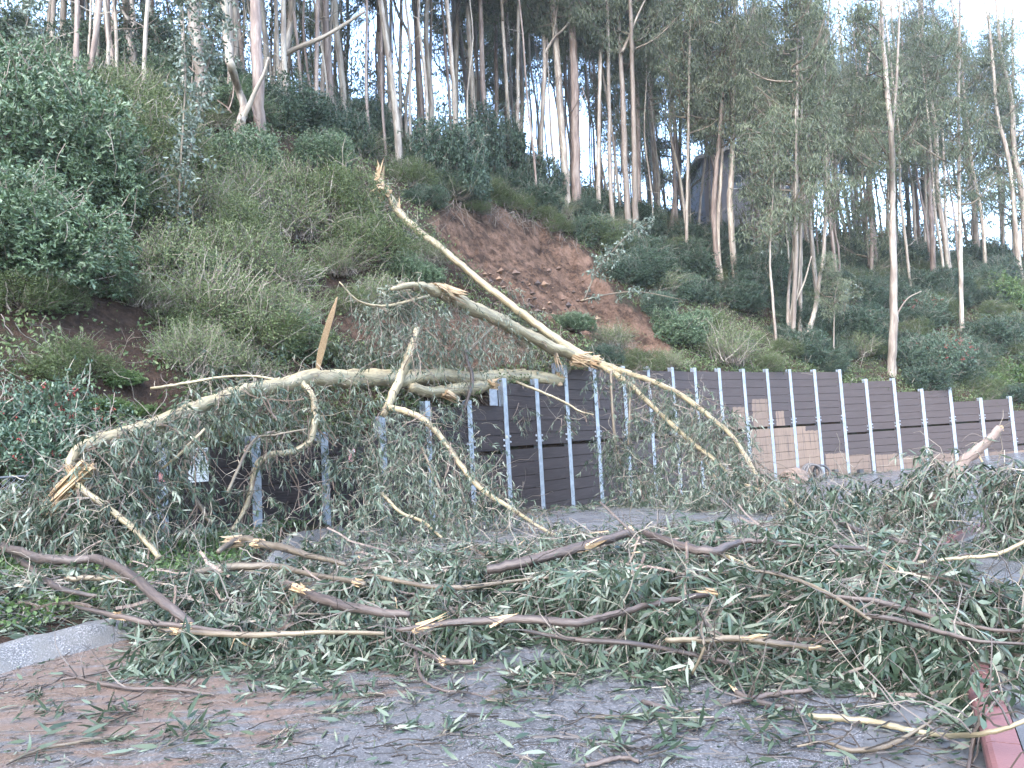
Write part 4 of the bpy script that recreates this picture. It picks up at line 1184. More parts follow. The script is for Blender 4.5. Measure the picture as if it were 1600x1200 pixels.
TREES = [
 # left forest edge
 ('slim reddish trunk standing clear above the olive shrub at upper left', [(117, 158), (119, 80), (121, 0)], 8, dict(mat='trunk_red', cz=16)),
 ('ivy wrapped trunk at upper left between two slim trunks', [(214, 160), (207, 90), (199, 40), (197, 0)], 12, dict(ivy=6, cz=16, forks=[([(201, 32), (190, 14), (184, 0)], 5)])),
 ('slim reddish trunk right of the ivy wrapped trunk', [(243, 98), (240, 50), (238, 0)], 7, dict(mat='trunk_red')),
 ('short visible pale trunk high at upper left', [(166, 84), (166, 40), (165, 0)], 8, dict()),
 ('stout pale grey trunk behind the blue leaved sapling', [(318, 195), (314, 120), (307, 60), (302, 0)], 19, dict(strip=14, cz=15)),
 ('forked pale trunk leaning apart in a V on the left bank', [(357, 264), (366, 225), (376, 191), (381, 168), (371, 135), (361, 102), (355, 60), (351, 0)], 13, dict(cz=16, strip=8, forks=[([(373, 196), (388, 168), (400, 140), (412, 116), (420, 90)], 9)])),
 ('thick reddish trunk with ivy at its foot right of the V fork', [(409, 256), (405, 180), (402, 100), (399, 0)], 19, dict(mat='trunk_red', ivy=2.5, strip=10)),
 ('pale trunk leaning right behind the thick reddish trunk', [(424, 188), (436, 130), (448, 75), (455, 30), (458, 0)], 11, dict(cz=18, forks=[([(446, 84), (470, 72), (505, 58), (535, 40), (570, 18)], 9)])),
 ('thin bare stem just right of the slim reddish corner trunk', [(135, 140), (140, 60), (142, 0)], 4, dict(crown=None)),
 ('thin pale stem in front of the laurel at the left edge', [(50, 310), (48, 240), (52, 170)], 4, dict(crown=None, top=4)),
 # centre
 ('pinkish trunk stub lost in leaves above the torn stump', [(596, 172), (595, 100), (593, 40), (592, 0)], 11, dict(mat='trunk_red', strip=10)),
 ('crooked white branching trunk above the torn stump', [(634, 184), (636, 145), (643, 92), (638, 55), (624, 25), (615, 0)], 6, dict(top=20, cz=14)),
 ('thin pale trunk left of the crooked white trunk', [(608, 216), (610, 120), (610, 0)], 5, dict()),
 ('slender trunk right of the crooked white trunk', [(627, 224), (625, 140), (626, 60), (627, 0)], 6, dict()),
 ('slender pale trunk right of the sun glow gap', [(674, 254), (672, 160), (673, 80), (674, 0)], 5.5, dict()),
 ('grey trunk close behind the slender trunk by the sun glow', [(710, 160), (706, 100), (698, 0)], 8, dict()),
 ('thin pinkish trunk under the sun glow', [(703, 172), (698, 100), (690, 0)], 5, dict(mat='trunk_red')),
 ('straight cream trunk left of the grey brown one above the landslide', [(742, 215), (737, 120), (733, 50), (730, 0)], 9, dict()),
 ('straight grey brown trunk above the landslide', [(760, 217), (754, 120), (750, 0)], 9, dict(mat='trunk_red')),
 ('slim cream trunk ending in the ivy mound above the landslide', [(796, 270), (795, 205), (790, 110), (786, 40), (784, 0)], 6.5, dict(ivy=3)),
 ('slim pale trunk right of the ivy mound trunk', [(808, 260), (809, 194), (809, 100), (810, 0)], 6.5, dict(ivy=3)),
 ('trunk with dark forked limbs and ivy above the landslide', [(845, 290), (846, 218), (849, 150), (851, 82), (847, 40), (844, 0)], 8, dict(ivy=3.5, forks=[([(851, 84), (864, 62), (878, 48), (893, 30), (897, 18)], 5), ([(864, 62), (868, 30), (873, 0)], 4)])),
 ('thick pale trunk, left of the pair above the scar', [(883, 276), (877, 190), (870, 90), (863, 0)], 13, dict(strip=8)),
 ('thickest tan trunk, right of the pair above the scar', [(900, 276), (899, 190), (897, 100), (892, 0)], 15, dict(mat='trunk_red', strip=8)),
 ('thin curved stem leaning left of the thick pair', [(871, 292), (863, 235), (858, 150), (855, 60)], 5, dict(crown=None, top=12)),
 ('slim trunk just right of the thickest tan trunk', [(935, 304), (936, 200), (938, 100), (940, 0)], 7, dict()),
 ('back trunk between the thickest tan trunk and the forked tan trunk', [(953, 270), (952, 180), (950, 60)], 7, dict()),
 ('mottled trunk forking high up right of the thick pair', [(981, 334), (976, 230), (972, 130), (968, 60), (965, 0)], 10, dict(ivy=1.2, forks=[([(972, 82), (984, 55), (996, 25), (1008, 0)], 5)])),
 ('straight trunk behind the mottled forking trunk', [(993, 335), (991, 240), (988, 120), (986, 40)], 9, dict()),
 ('thin bent pale sapling leaning over the right end of the scar', [(955, 346), (948, 290), (930, 266), (905, 253)], 3.5, dict(crown=None, top=0)),
 ('thin straight pale sapling by the bent sapling', [(960, 346), (960, 280), (962, 210)], 3.5, dict(crown='low', top=10, cz=6)),
 ('snaking brown trunk with a dark crooked top', [(1048, 366), (1055, 300), (1052, 245), (1047, 180), (1053, 110), (1052, 70), (1042, 45)], 7.5, dict(top=18, cz=14, mat='trunk_red', forks=[([(1053, 75), (1062, 50), (1070, 30)], 4)])),
 ('straight thin trunk right of the snaking trunk', [(1073, 360), (1075, 240), (1077, 100), (1079, 0)], 5, dict(crown='wispy', cz=9)),
 ('thin curving trunk left of the grey house wall', [(1091, 374), (1095, 310), (1104, 230), (1108, 170), (1112, 80)], 4, dict(crown='wispy', cz=9)),
 ('orange brown trunk in front of the grey house wall', [(1115, 334), (1121, 250), (1127, 175), (1133, 80), (1137, 0)], 8, dict(mat='trunk_red', crown='wispy', cz=10)),
 ('pale trunk leaning against the orange brown trunk', [(1122, 366), (1127, 270), (1131, 180), (1140, 60)], 5.5, dict(crown='wispy', cz=9)),
 ('tall grey brown trunk right of the house wall', [(1141, 330), (1144, 250), (1146, 100), (1148, 0)], 9.5, dict(crown='wispy', cz=9, ivy=3)),
 # right
 ('tall dark grey trunk, left of the close pair by the house roof', [(1238, 545), (1243, 420), (1245, 200), (1246, 0)], 7, dict(crown='wispy', cz=14)),
 ('tall grey trunk, right of the close pair by the house roof', [(1250, 530), (1251, 400), (1252, 200), (1253, 0)], 6, dict(crown='wispy', cz=13)),
 ('pale V forked trunk right of the house roof', [(1266, 350), (1267, 325), (1262, 270), (1260, 150), (1257, 20)], 6.5, dict(crown='wispy', cz=9, forks=[([(1267, 328), (1276, 270), (1284, 180), (1292, 60), (1296, 0)], 6)])),
 ('stout pale trunk rising from behind the wall on the right', [(1393, 588), (1396, 500), (1396, 400), (1394, 300), (1393, 215), (1387, 150), (1380, 60), (1376, 0)], 12, dict(crown='wispy', cz=13, forks=[([(1393, 212), (1400, 140), (1404, 60), (1406, 0)], 5), ([(1398, 500), (1408, 480), (1420, 465), (1440, 455)], 3)])),
 ('thin dark trunk right of the stout pale trunk', [(1446, 420), (1446, 300), (1444, 150)], 5, dict(crown='wispy', cz=8)),
 ('slim grey trunk above the reddish berry shrub', [(1504, 522), (1501, 430), (1499, 300), (1498, 140), (1500, 0)], 6.5, dict(crown='wispy', cz=9)),
 ('pinkish trunk low behind the reddish berry shrub', [(1459, 440), (1456, 360), (1450, 250), (1443, 100), (1441, 0)], 8, dict(mat='trunk_red', crown='wispy', cz=10)),
 ('thin straight trunk near the bright sky gap', [(1567, 420), (1568, 280), (1568, 100), (1569, 0)], 4.5, dict(crown='wispy', cz=7)),
 ('grey trunk at the right picture edge', [(1586, 430), (1584, 300), (1583, 120), (1582, 0)], 7, dict(crown='wispy', cz=9)),
 ('thin bent stem, leftmost behind the right wall', [(1213, 538), (1206, 450), (1203, 400), (1208, 300)], 4.5, dict(crown='low', top=14, cz=6)),
 ('many stemmed coppiced trunk behind the right wall', [(1231, 535), (1231, 500), (1233, 440), (1240, 390), (1243, 300)], 6, dict(crown='low', top=14, cz=7, forks=[([(1231, 520), (1238, 470), (1240, 420), (1238, 360)], 3.5), ([(1232, 515), (1244, 470), (1257, 440), (1268, 400)], 4), ([(1232, 510), (1246, 455), (1250, 400), (1252, 340)], 3.5)])),
 ('tan trunk leaning right behind the wall', [(1256, 550), (1266, 510), (1274, 480), (1281, 435), (1287, 400), (1290, 330)], 8, dict(crown='low', top=14, cz=8)),
 ('thin whitish sapling above the tall wall step', [(1302, 572), (1303, 520), (1304, 470), (1310, 440)], 3, dict(crown='low', top=5, cz=3, csc=.5)),
]
for lab, pts, w_, kw in TREES:
    tree(lab, pts, w_, **kw)

# slim bare trunks filling the wood
for _ in range(900):
    u = RNG.uniform(-14, 70); s = RNG.uniform(13, 44); x, y = us_xy(u, s); z = float(H(x, y))
    px, py = project(np.array([[x, y, z]])); px, py = float(px[0]), float(py[0])
    if not (120 < px < 1620) or abs(px - 692) < 7: continue
    SLIM = globals().get('SLIM', 0) + 1
    if SLIM > 235: break
    hgt = RNG.uniform(24, 36); lean = RNG.normal(0, .03)
    hh = np.linspace(0, 1, 8)
    P = np.column_stack([x + lean * hgt * hh + .15 * RNG.standard_normal(8), y + .15 * RNG.standard_normal(8), z - 1 + hgt * hh])
    r0 = RNG.choice([.06, .08, .11, .15, .2] if px > 560 else [.06, .08, .11, .14])
    o = empty('eucalyptus_tree', (x, y, z)); tag(o, 'slim bare trunk among the pale trunks of the wood', 'tree', 'slim bare trunks in the wood')
    g = Geo(); tube(g, spline(P, 3), np.interp(np.linspace(0, 1, 22), hh, r0 * (1.1 - .7 * hh)), 7, .05, RNG.random() * .7); link('trunk', g.mesh('trunk', M['trunk' if RNG.random() < .65 else 'trunk_red'], True), o)
    gt = Geo(); n = 7; k = RNG.integers(1, 6, n)
    strips(gt, wander(P[k], RNG.standard_normal((n, 3)) * [1, .6, .4] + [0, 0, .5], 1 + 2.5 * RNG.random(n), 7, .28), (.022 * np.linspace(1.2, .3, 7))[None] * np.ones((n, 1)), RNG.random(n))
    c = link('dead_limbs', gt.mesh('dead_limbs', M['stem']), o); c['kind'] = 'stuff'
    add_crown(o, 'high' if px < 1000 else 'wispy', z + (RNG.uniform(18, 25) if px < 1000 else RNG.uniform(9, 16)), P[4, 0], P[4, 1], RNG.uniform(.7, 1.0) if px < 1000 else RNG.uniform(.55, .8))
# trees standing farther back
k = 0
for _ in range(900):
    u = RNG.uniform(-16, 78); s = RNG.uniform(14, 62)
    x, y = us_xy(u, s); z = float(H(x, y))
    px, py = project(np.array([[x, y, z]])); px, py = float(px[0]), float(py[0])
    if not (-150 < px < 1750) or y < 26: continue
    right = px > 1030
    if not right and s < (24 if px > 560 else 16): continue
    if abs(px - 690) < 14: continue
    if right and (s > 48 or RNG.random() < .72): continue
    if not right and RNG.random() < .3: continue
    k += 1
    if k > (40): break
    dist = math.hypot(x, y)
    wpx = RNG.uniform(.22, .55) * F_PX / y
    lean = RNG.normal(0, .035)
    hgt = RNG.uniform(26, 36)
    P = np.array([[x + lean * h_ + .12 * RNG.standard_normal(), y + .1 * RNG.standard_normal(), z - 1 + h_] for h_ in np.linspace(0, hgt, 9)])
    R = RNG.uniform(.12, .30) * (1.1 - .85 * np.linspace(0, 1, 9))
    o = empty('eucalyptus_tree', (x, y, z))
    tag(o, 'slim background eucalyptus in the wood %s' % ('behind the right wall with wispy foliage' if right else 'above the bank with bare trunk'), 'tree',
        'background eucalyptus trees on the right' if right else 'background eucalyptus trees above the bank')
    g = Geo(); tube(g, spline(P, 3), np.interp(np.linspace(0, 1, 25), np.linspace(0, 1, 9), R), 7, .05, RNG.random()); link('trunk', g.mesh('trunk', M['trunk' if RNG.random() < .7 else 'trunk_red'], True), o)
    cz = RNG.uniform(7, 16) if not right else RNG.uniform(.5, 8)
    i = int(np.argmin(np.abs(P[:, 2] - z - cz)))
    add_crown(o, 'wispy' if right else 'high', z + cz, P[i, 0], P[i, 1], RNG.uniform(.8, 1.25))
for _ in range(95):
    u = RNG.uniform(-14, 74); s = RNG.uniform(13, 40); x, y = us_xy(u, s); z = float(H(x, y))
    px, py = project(np.array([[x, y, z]]))
    if not (-60 < px[0] < 1660): continue
    shrub('dark', (x, y, z), RNG.uniform(1.4, 2.6), RNG.uniform(.8, 1.3), 'dark green understory bush beneath the trunks of the wood', 'dark understory bushes beneath the trunks')
# the wood beyond: one mass of leaves and thin stems far behind
gl, gs = Geo(), Geo()
nc = 4200
u = RNG.uniform(-22, 76, nc); s = RNG.uniform(30, 66, nc); x, y = us_xy(u, s); z0 = H(x, y)
C = np.column_stack([x, y, z0 + RNG.random(nc) ** .8 * np.interp(u, [-22, 18, 30, 40, 76], [32, 30, 9, 4, 4])])
nle = 70
px, py = project(C); C = C[np.hypot((px - 692) / 10, (py - 85) / 55) > 1]; nc = len(C)
PP = C[:, None] + RNG.standard_normal((nc, nle, 3)) * [1.1, 1.1, .9]
L = .42 * (.6 + .7 * RNG.random(nc * nle))
small_leaves(gl, PP.reshape(-1, 3), (RNG.standard_normal((nc, nle, 3)) * .6 + [0, 0, -1]).reshape(-1, 3), L, L * .28, np.clip(np.repeat(.45 + .2 * RNG.standard_normal(nc), nle) + .15 * RNG.standard_normal(nc * nle), 0, 1))
o = link('far_wood', gl.mesh('far_wood', M['euc_crown'])); tag(o, 'far eucalyptus wood closing the view behind the trunks', 'wood', None, 'stuff')

# saplings with round blue leaves
def sapling(label, pts, Y, wpx, lpx, n, spread, mat='euc_blue', name='sapling', leafw=.55):
    P = spline([at(px, py, Y) for px, py in pts], 6)
    o = empty(name, P[0]); tag(o, label, 'sapling')
    g = Geo(); r = .5 * wpx * Y / F_PX; tube(g, P, np.linspace(r, r * .3, len(P)), 6, .05, RNG.random())
    gl = Geo(); ll = lpx * Y / F_PX
    k = RNG.integers(len(P) // 6, len(P), n)
    B = P[k]; D = RNG.standard_normal((n, 3)) + [0, 0, .1]
    pts_ = wander(B, D, spread * (.3 + .8 * RNG.random(n)), 5, .3); pts_[..., 2] -= .12 * np.linspace(0, 1, 5)[None] ** 2
    strips(g, pts_, .006 * Y / 20, .6)
    link('stem', g.mesh('stem', M['branch'], True), o)
    q = np.repeat(pts_[:, 1:].reshape(-1, 3), 4, 0); q = q + RNG.standard_normal(q.shape) * .05
    leaves(gl, q, RNG.standard_normal(q.shape) * .8 + [0, 0, -.4], ll * (.6 + .6 * RNG.random(len(q))), ll * leafw * .8, np.clip(.5 + .25 * RNG.standard_normal(len(q)), 0, 1), .2)
    c = link('foliage', gl.mesh('foliage', M[mat]), o); c['kind'] = 'stuff'
    return o
sapling('tall sapling with pale round blue leaves on the left bank', [(272, 490), (274, 420), (278, 330), (284, 230), (290, 120), (286, 20), (288, -40)], 21, 5, 9, 120, .95)
sapling('second blue leaved stem beside the tall blue sapling', [(286, 300), (300, 220), (318, 130), (335, 60), (342, -10)], 22, 4, 9, 80, .9)
sapling('blue leaved sapling below the house roof', [(1196, 420), (1200, 370), (1206, 310), (1204, 270)], 52, 3, 8, 60, 1.7, leafw=.4)
sapling('thin pale sapling bending over the right edge of the scar', [(912, 470), (930, 430), (955, 395), (985, 365), (1020, 345)], 37, 3, 7, 50, .9, leafw=.45)
sapling('thin arched sapling lying to the right from the scar', [(908, 470), (950, 460), (1000, 456), (1065, 468)], 37, 3, 6, 14, .5, leafw=.4)
sapling('pale blue sprig above the tall step of the wall', [(1312, 575), (1316, 520), (1322, 470), (1330, 440)], 48, 2, 6, 30, .9, leafw=.5)
sapling('pale leaved sprig at the upper left corner', [(32, 80), (40, 45), (48, 10), (45, -20)], 26, 3, 10, 22, .7)

# ------------------------------------------------------------------ house among the trees
hs = empty('hillside_house', at(1170, 330, 76)); tag(hs, 'grey house with pale sloping roof half hidden behind trees', 'house')
Yh = 74
def hp(px, py, dY=0): return at(px, py, Yh + dY)
c0 = hp(1160, 300); zfl = hp(1160, 345)[2]
xl_, xr_ = hp(1100, 300)[0], hp(1262, 300)[0]
zev = hp(1100, 250)[2]; zr_ = hp(1180, 226)[2]; ze2 = hp(1262, 285)[2]
xm = hp(1176, 230)[0]
g = Geo()
V = [(xl_, Yh, zfl - 14), (xr_, Yh, zfl - 14), (xr_, Yh, ze2), (xm, Yh, zr_), (xl_, Yh, zev)]
V2 = [(a, b + 9, c) for a, b, c in V]
g.add(np.array(V + V2), [np.array([[0, 1, 2, 3, 4]]), np.array([[9, 8, 7, 6, 5]]), np.array([[1, 6, 7, 2], [0, 4, 9, 5]])])
link('wall', g.mesh('wall', M['house_wall']), hs)
g = Geo()
def slab(a, b, th=.35):
    a, b = np.array(a), np.array(b)
    V = [(a[0], Yh - .8, a[1]), (b[0], Yh - .8, b[1]), (b[0], Yh + 10, b[1]), (a[0], Yh + 10, a[1])]
    V = V + [(x_, y_, z_ + th) for x_, y_, z_ in V]
    g.add(np.array(V), np.array([[0, 3, 2, 1], [4, 5, 6, 7], [0, 1, 5, 4], [1, 2, 6, 5], [2, 3, 7, 6], [3, 0, 4, 7]]))
slab((xl_ - .8, zev - .2), (xm, zr_ + .02)); slab((xm, zr_ + .02), (xr_ + .8, ze2 - .2))
link('roof', g.mesh('roof', M['house_roof']), hs)
for (px, py) in ((1150, 285), (1200, 290), (1235, 300)):
    p = hp(px, py); g = Geo(); box(g, (p[0], Yh - .02, p[2]), 1.2, .08, 1.4); f = link('window', g.mesh('window', M['white']), hs)
    g = Geo(); box(g, (p[0], Yh - .07, p[2]), 1.0, .03, 1.2); link('pane', g.mesh('pane', M['glass']), f)
# ------------------------------------------------------------------ air
me = bpy.data.meshes.new('haze')
me.from_pydata([(x_, y_, z_) for z_ in (-6, 105) for y_ in (-130, 165) for x_ in (-130, 150)], [], [(0, 2, 3, 1), (4, 5, 7, 6), (0, 1, 5, 4), (2, 6, 7, 3), (0, 4, 6, 2), (1, 3, 7, 5)])
m_ = bpy.data.materials.new('haze'); m_.use_nodes = True; m_.node_tree.nodes.clear()
v_ = m_.node_tree.nodes.new('ShaderNodeVolumePrincipled'); v_.inputs['Density'].default_value = .0004; v_.inputs['Color'].default_value = (.93, .94, .95, 1); v_.inputs['Anisotropy'].default_value = .4
o_ = m_.node_tree.nodes.new('ShaderNodeOutputMaterial'); m_.node_tree.links.new(v_.outputs[0], o_.inputs['Volume'])
me.materials.append(m_); tag(link('haze', me), 'thin pale air between the trees', 'haze', None, 'stuff')

# ------------------------------------------------------------------ fallen trees
def pxline(pts, n=7):
    P = spline([at(a, b, c) for a, b, c, r in pts], n)
    R = np.interp(np.linspace(0, len(pts) - 1, len(P)), np.arange(len(pts)), [r * c / F_PX for a, b, c, r in pts])
    return P, R

LIMBS = {}
RS = {}
def limb(o, name, pts, mat='fallen', sides=10, rough=.06):
    P, R = pxline(pts)
    R = R * (RS.get(o.name, .82) if name in ('trunk', 'wood') else .66)
    LIMBS.setdefault(o.name, []).append((P, R))
    P = P + RNG.standard_normal(P.shape) * R[:, None] * .10
    g = Geo(); tube(g, P, R, sides, rough, RNG.random() * .6); link(name, g.mesh(name, M[mat], True), o)
    return P, R

def splinter(o, px, py, Y, d, n, lpx, rpx, spread=.15, name='splintered_wood'):
    g = Geo(); shards(g, at(px, py, Y), d, n, lpx * Y / F_PX, rpx * Y / F_PX, spread)
    return link(name, g.mesh(name, M['split']), o)

def ground_floor(x, y):
    return np.where(x < berm_x(y) + .2, np.maximum(zr(x, y), verge_z(x, y) * (y < 16) + zr(x, y) * (y >= 16)), zr(x, y)) if np.ndim(x) else zr(x, y)

def foliage(o, clusters, ll=.165, lw=.026, M_=12, tint0=.5, curl_n=10, ribbons=3):
    gl, gt = Geo(), Geo()
    gr = Geo()
    for (px, py, Y, rad, n) in clusters:
        n = int(n * 2.2)
        c = at(px, py, Y); r = rad * Y / F_PX
        B = c + RNG.standard_normal((n, 3)) * [r * .55, r * .5, r * .5]
        B[:, 2] = np.maximum(B[:, 2], zr(B[:, 0], B[:, 1]) + .05)
        D = RNG.standard_normal((n, 3)) * [1, .8, .6] + [0, 0, -.15]
        sprays(gl, gt, B, D, .28 + .42 * RNG.random(n), .5 + .5 * RNG.random(n), M_, ll, lw, .003, ground_floor, .75, tint0 + .12 * RNG.standard_normal())
        m = max(2, int(n / 6 * curl_n / 10))
        B2 = c + RNG.standard_normal((m, 3)) * [r * .5, r * .45, r * .45]
        W = wander(B2, RNG.standard_normal((m, 3)) * [1, .7, .7], .5 + .9 * RNG.random(m), 9, .38, ground_floor)
        strips(gt, W, (.0055 * np.linspace(1.2, .4, 9))[None] * (.6 + .8 * RNG.random((m, 1))), .3 + .7 * RNG.random(m))
        if ribbons:
            B3 = c + RNG.standard_normal((ribbons, 3)) * [r * .5, r * .4, r * .4]
            strips(gr, wander(B3, RNG.standard_normal((ribbons, 3)) * .4 + [0, 0, -1], .5 + .8 * RNG.random(ribbons), 7, .2, ground_floor), .007 + .008 * RNG.random((ribbons, 1)), RNG.random(ribbons))
    for P, R in LIMBS.pop(o.name, []):
        ln_ = np.linalg.norm(np.diff(P, axis=0), axis=1).sum(); n = int(ln_ * 9)
        if n < 2: continue
        k = RNG.integers(0, len(P) - 1, n); f_ = RNG.random((n, 1)); B = P[k] * (1 - f_) + P[k + 1] * f_
        dn = norm(RNG.standard_normal((n, 3))); B = B + dn * R[k][:, None] * .9
        W = wander(B, dn + .5 * RNG.standard_normal((n, 3)), .25 + .8 * RNG.random(n) ** 2, 8, .3, ground_floor); W[..., 2] -= .12 * np.linspace(0, 1, 8)[None] ** 2
        strips(gt, W, (.006 * np.linspace(1.3, .4, 8))[None] * (.6 + .9 * RNG.random((n, 1)) ** 2), .2 + .7 * RNG.random(n))
        m = n // 4
        sprays(gl, gt, W[:m, 4], RNG.standard_normal((m, 3)) + [0, 0, -.4], .2 + .3 * RNG.random(m), .6, 7, ll, lw, .003, ground_floor, .7, tint0)
        m = max(2, int(ln_ * 2.2)); k = RNG.integers(0, len(P) - 1, m); rd = norm(RNG.standard_normal((m, 3)))
        strips(gr, wander(P[k] + rd * R[k][:, None], np.gradient(P, axis=0)[k] / .1 * .4 + [0, 0, -.9] + .5 * RNG.standard_normal((m, 3)), .15 + .5 * RNG.random(m) ** 2, 6, .25, ground_floor), .006 + .012 * RNG.random((m, 1)), RNG.random(m))
    a = link('foliage', gl.mesh('foliage', M['euc_fallen'], True), o); a['kind'] = 'stuff'
    b = link('twigs', gt.mesh('twigs', M['twig']), o); b['kind'] = 'stuff'
    if gr.V:
        b = link('bark_strips', gr.mesh('bark_strips', M['barkstrip']), o); b['kind'] = 'stuff'

# 1. the long trunk over the wall top
t1 = empty('fallen_tree', at(870, 620, 27)); tag(t1, 'thick pale fallen trunk lying level across the wall top with drooping branches', 'fallen tree')
TRK = [(876, 594, 27, 11), (838, 590, 26, 13), (800, 588, 25, 13.5), (740, 592, 23, 14), (680, 588, 21, 15), (620, 591, 19.4, 17), (560, 592, 17.8, 17), (500, 590, 16.4, 15), (440, 600, 15.1, 15), (380, 612, 13.9, 14.5), (320, 632, 12.9, 14), (260, 655, 12.1, 14), (200, 675, 11.4, 13), (150, 690, 10.9, 12), (120, 706, 10.6, 9.5), (108, 733, 10.4, 7), (122, 757, 10.3, 6), (150, 781, 10.2, 6), (180, 803, 10.1, 6), (215, 832, 10.0, 5.5), (250, 872, 9.9, 5)]
limb(t1, 'trunk', TRK, 'fallen', 12, .07)
limb(t1, 'torn_stub', [(640, 606, 19.6, 12), (690, 613, 20.8, 14), (740, 606, 22.4, 15), (772, 600, 23.6, 9)], 'fallen', 10, .12)
splinter(t1, 766, 604, 23.2, (.5, .8, .05), 16, 26, 10, .14)
splinter(t1, 700, 618, 20.6, (.6, .4, -.35), 9, 40, 7, .12)
splinter(t1, 872, 592, 26.8, (1, 1, -.15), 14, 24, 9, .12)
splinter(t1, 122, 745, 10.35, (-.75, -.1, -.75), 16, 120, 13, .08)
splinter(t1, 110, 735, 10.3, (-.2, -.1, .5), 4, 26, 5, .2)
# upright sliver
P = [at(496, 580, 16.6), at(503, 545, 16.4), at(513, 508, 16.2), at(527, 464, 16.0)]
g = Geo(); PP = spline(P, 5); ww = np.interp(np.linspace(0, 1, len(PP)), [0, .3, .8, 1], [.045, .09, .07, .012])
side = norm(np.array([1., .3, .25]))
V = []
for p_, w_ in zip(PP, ww):
    V += [p_ - side * w_, p_ + side * w_ + [0, -.02, 0], p_ + side * w_ * .9 + [0, .03, 0], p_ - side * w_ * .9 + [0, .03, 0]]
n_ = len(PP); i_ = np.arange(n_ - 1)[:, None] * 4; F = np.concatenate([i_ + np.array([[a_, (a_ + 1) % 4, 4 + (a_ + 1) % 4, 4 + a_]]) for a_ in range(4)])
g.add(np.array(V), [F, np.array([[0, 3, 2, 1]])], .5, np.array(V) * [1, 1, .2]); link('upright_splinter', g.mesh('upright_splinter', M['split']), t1)
# its branches
limb(t1, 'branch', [(652, 512, 18.7, 6), (643, 545, 18.4, 9.5), (630, 580, 18.3, 11), (612, 622, 18.0, 10.5), (600, 650, 17.8, 9)], 'fallen')
limb(t1, 'branch', [(605, 636, 17.8, 8), (640, 645, 17.4, 8), (670, 662, 17, 7.5), (700, 698, 16.6, 7), (728, 738, 16, 6.5), (760, 770, 15.4, 6), (800, 795, 14.6, 5), (850, 828, 13.2, 4), (905, 852, 12, 3)], 'fallen')
limb(t1, 'branch', [(470, 598, 15.6, 9), (488, 620, 15.3, 8.5), (492, 655, 15, 8), (483, 690, 14.8, 7.5), (455, 706, 14.6, 7), (425, 710, 14.3, 7), (403, 724, 14.1, 7), (394, 755, 14, 6), (385, 790, 13.8, 5.5), (362, 830, 13.4, 4)], 'fallen')
limb(t1, 'branch', [(308, 648, 12.7, 9), (302, 680, 12.5, 9), (294, 715, 12.3, 9), (285, 745, 12.2, 8), (272, 764, 12.1, 4.5), (252, 783, 12.0, 3.5), (236, 796, 11.9, 2.5)], 'branch')
limb(t1, 'branch', [(286, 742, 12.2, 6), (298, 768, 12.1, 6), (312, 790, 12, 5), (330, 820, 11.8, 4)], 'branch', 8)
limb(t1, 'branch', [(440, 596, 15.1, 3), (400, 588, 15, 3), (340, 590, 14.8, 3.2), (290, 599, 14.6, 3.5), (236, 607, 14.4, 4)], 'fallen', 7)
limb(t1, 'branch', [(732, 520, 22.2, 3), (728, 555, 22, 4), (738, 590, 21.8, 5), (733, 615, 21.6, 5), (725, 640, 21.5, 3), (712, 665, 21.3, 1.5)], 'darkbranch', 7)
limb(t1, 'branch', [(805, 596, 24.6, 3.5), (850, 614, 24.4, 3), (885, 630, 24.2, 2.5), (905, 642, 24, 2), (928, 648, 23.8, 1.2)], 'fallen', 7)
limb(t1, 'branch', [(660, 700, 16.4, 3), (690, 770, 15.6, 4), (720, 815, 14.6, 4), (735, 850, 13.6, 3)], 'branch', 7)
limb(t1, 'branch', [(596, 770, 14.4, 4), (625, 800, 14, 4), (660, 815, 13.6, 4), (690, 840, 13, 3)], 'fallen', 7)
limb(t1, 'branch', [(355, 770, 12.1, 4), (395, 690, 13, 3), (430, 680, 13.2, 3), (480, 670, 13.5, 2)], 'branch', 7)
limb(t1, 'branch', [(250, 735, 11.5, 3), (275, 715, 11.5, 3.5), (300, 690, 11.6, 3.5), (320, 670, 11.8, 3)], 'fallen', 7)
foliage(t1, [(520, 640, 17.0, 50, 30), (450, 650, 15.6, 45, 24), (385, 655, 14.6, 45, 26), (335, 655, 13.6, 36, 18), (240, 725, 11.6, 50, 26), (175, 740, 11.0, 55, 36), (110, 795, 10.6, 65, 44), (40, 790, 10.4, 55, 36), (190, 810, 10.6, 55, 34), (150, 835, 9.9, 65, 40), (560, 690, 16.4, 50, 34), (615, 720, 15.8, 62, 60), (655, 765, 15.0, 62, 56), (565, 790, 13.6, 45, 26), (700, 815, 13.6, 65, 46), (740, 725, 17.0, 40, 20), (425, 815, 12.2, 34, 10), (320, 800, 11.8, 36, 12), (290, 845, 11.0, 45, 22), (380, 855, 11.6, 45, 18), (600, 835, 12.8, 50, 32), (490, 855, 11.8, 50, 22), (760, 790, 15.2, 40, 18), (420, 690, 13.9, 20, 5), (500, 765, 13.6, 20, 5), (620, 640, 18.6, 36, 20), (230, 770, 11.1, 36, 16), (700, 645, 20.5, 30, 12), (660, 695, 16.8, 40, 28), (300, 650, 12.9, 30, 10), (540, 725, 15.4, 34, 14), (820, 645, 24.4, 20, 6), (885, 655, 24, 16, 5), (470, 602, 15.0, 26, 12), (420, 606, 14.0, 22, 9), (360, 624, 12.9, 26, 12), (300, 645, 12.0, 24, 11), (245, 665, 11.4, 28, 13), (200, 682, 10.9, 24, 10), (560, 600, 16.8, 26, 9), (165, 692, 10.6, 26, 9), (330, 590, 15.2, 30, 10), (420, 575, 16.4, 35, 12)], tint0=.5)

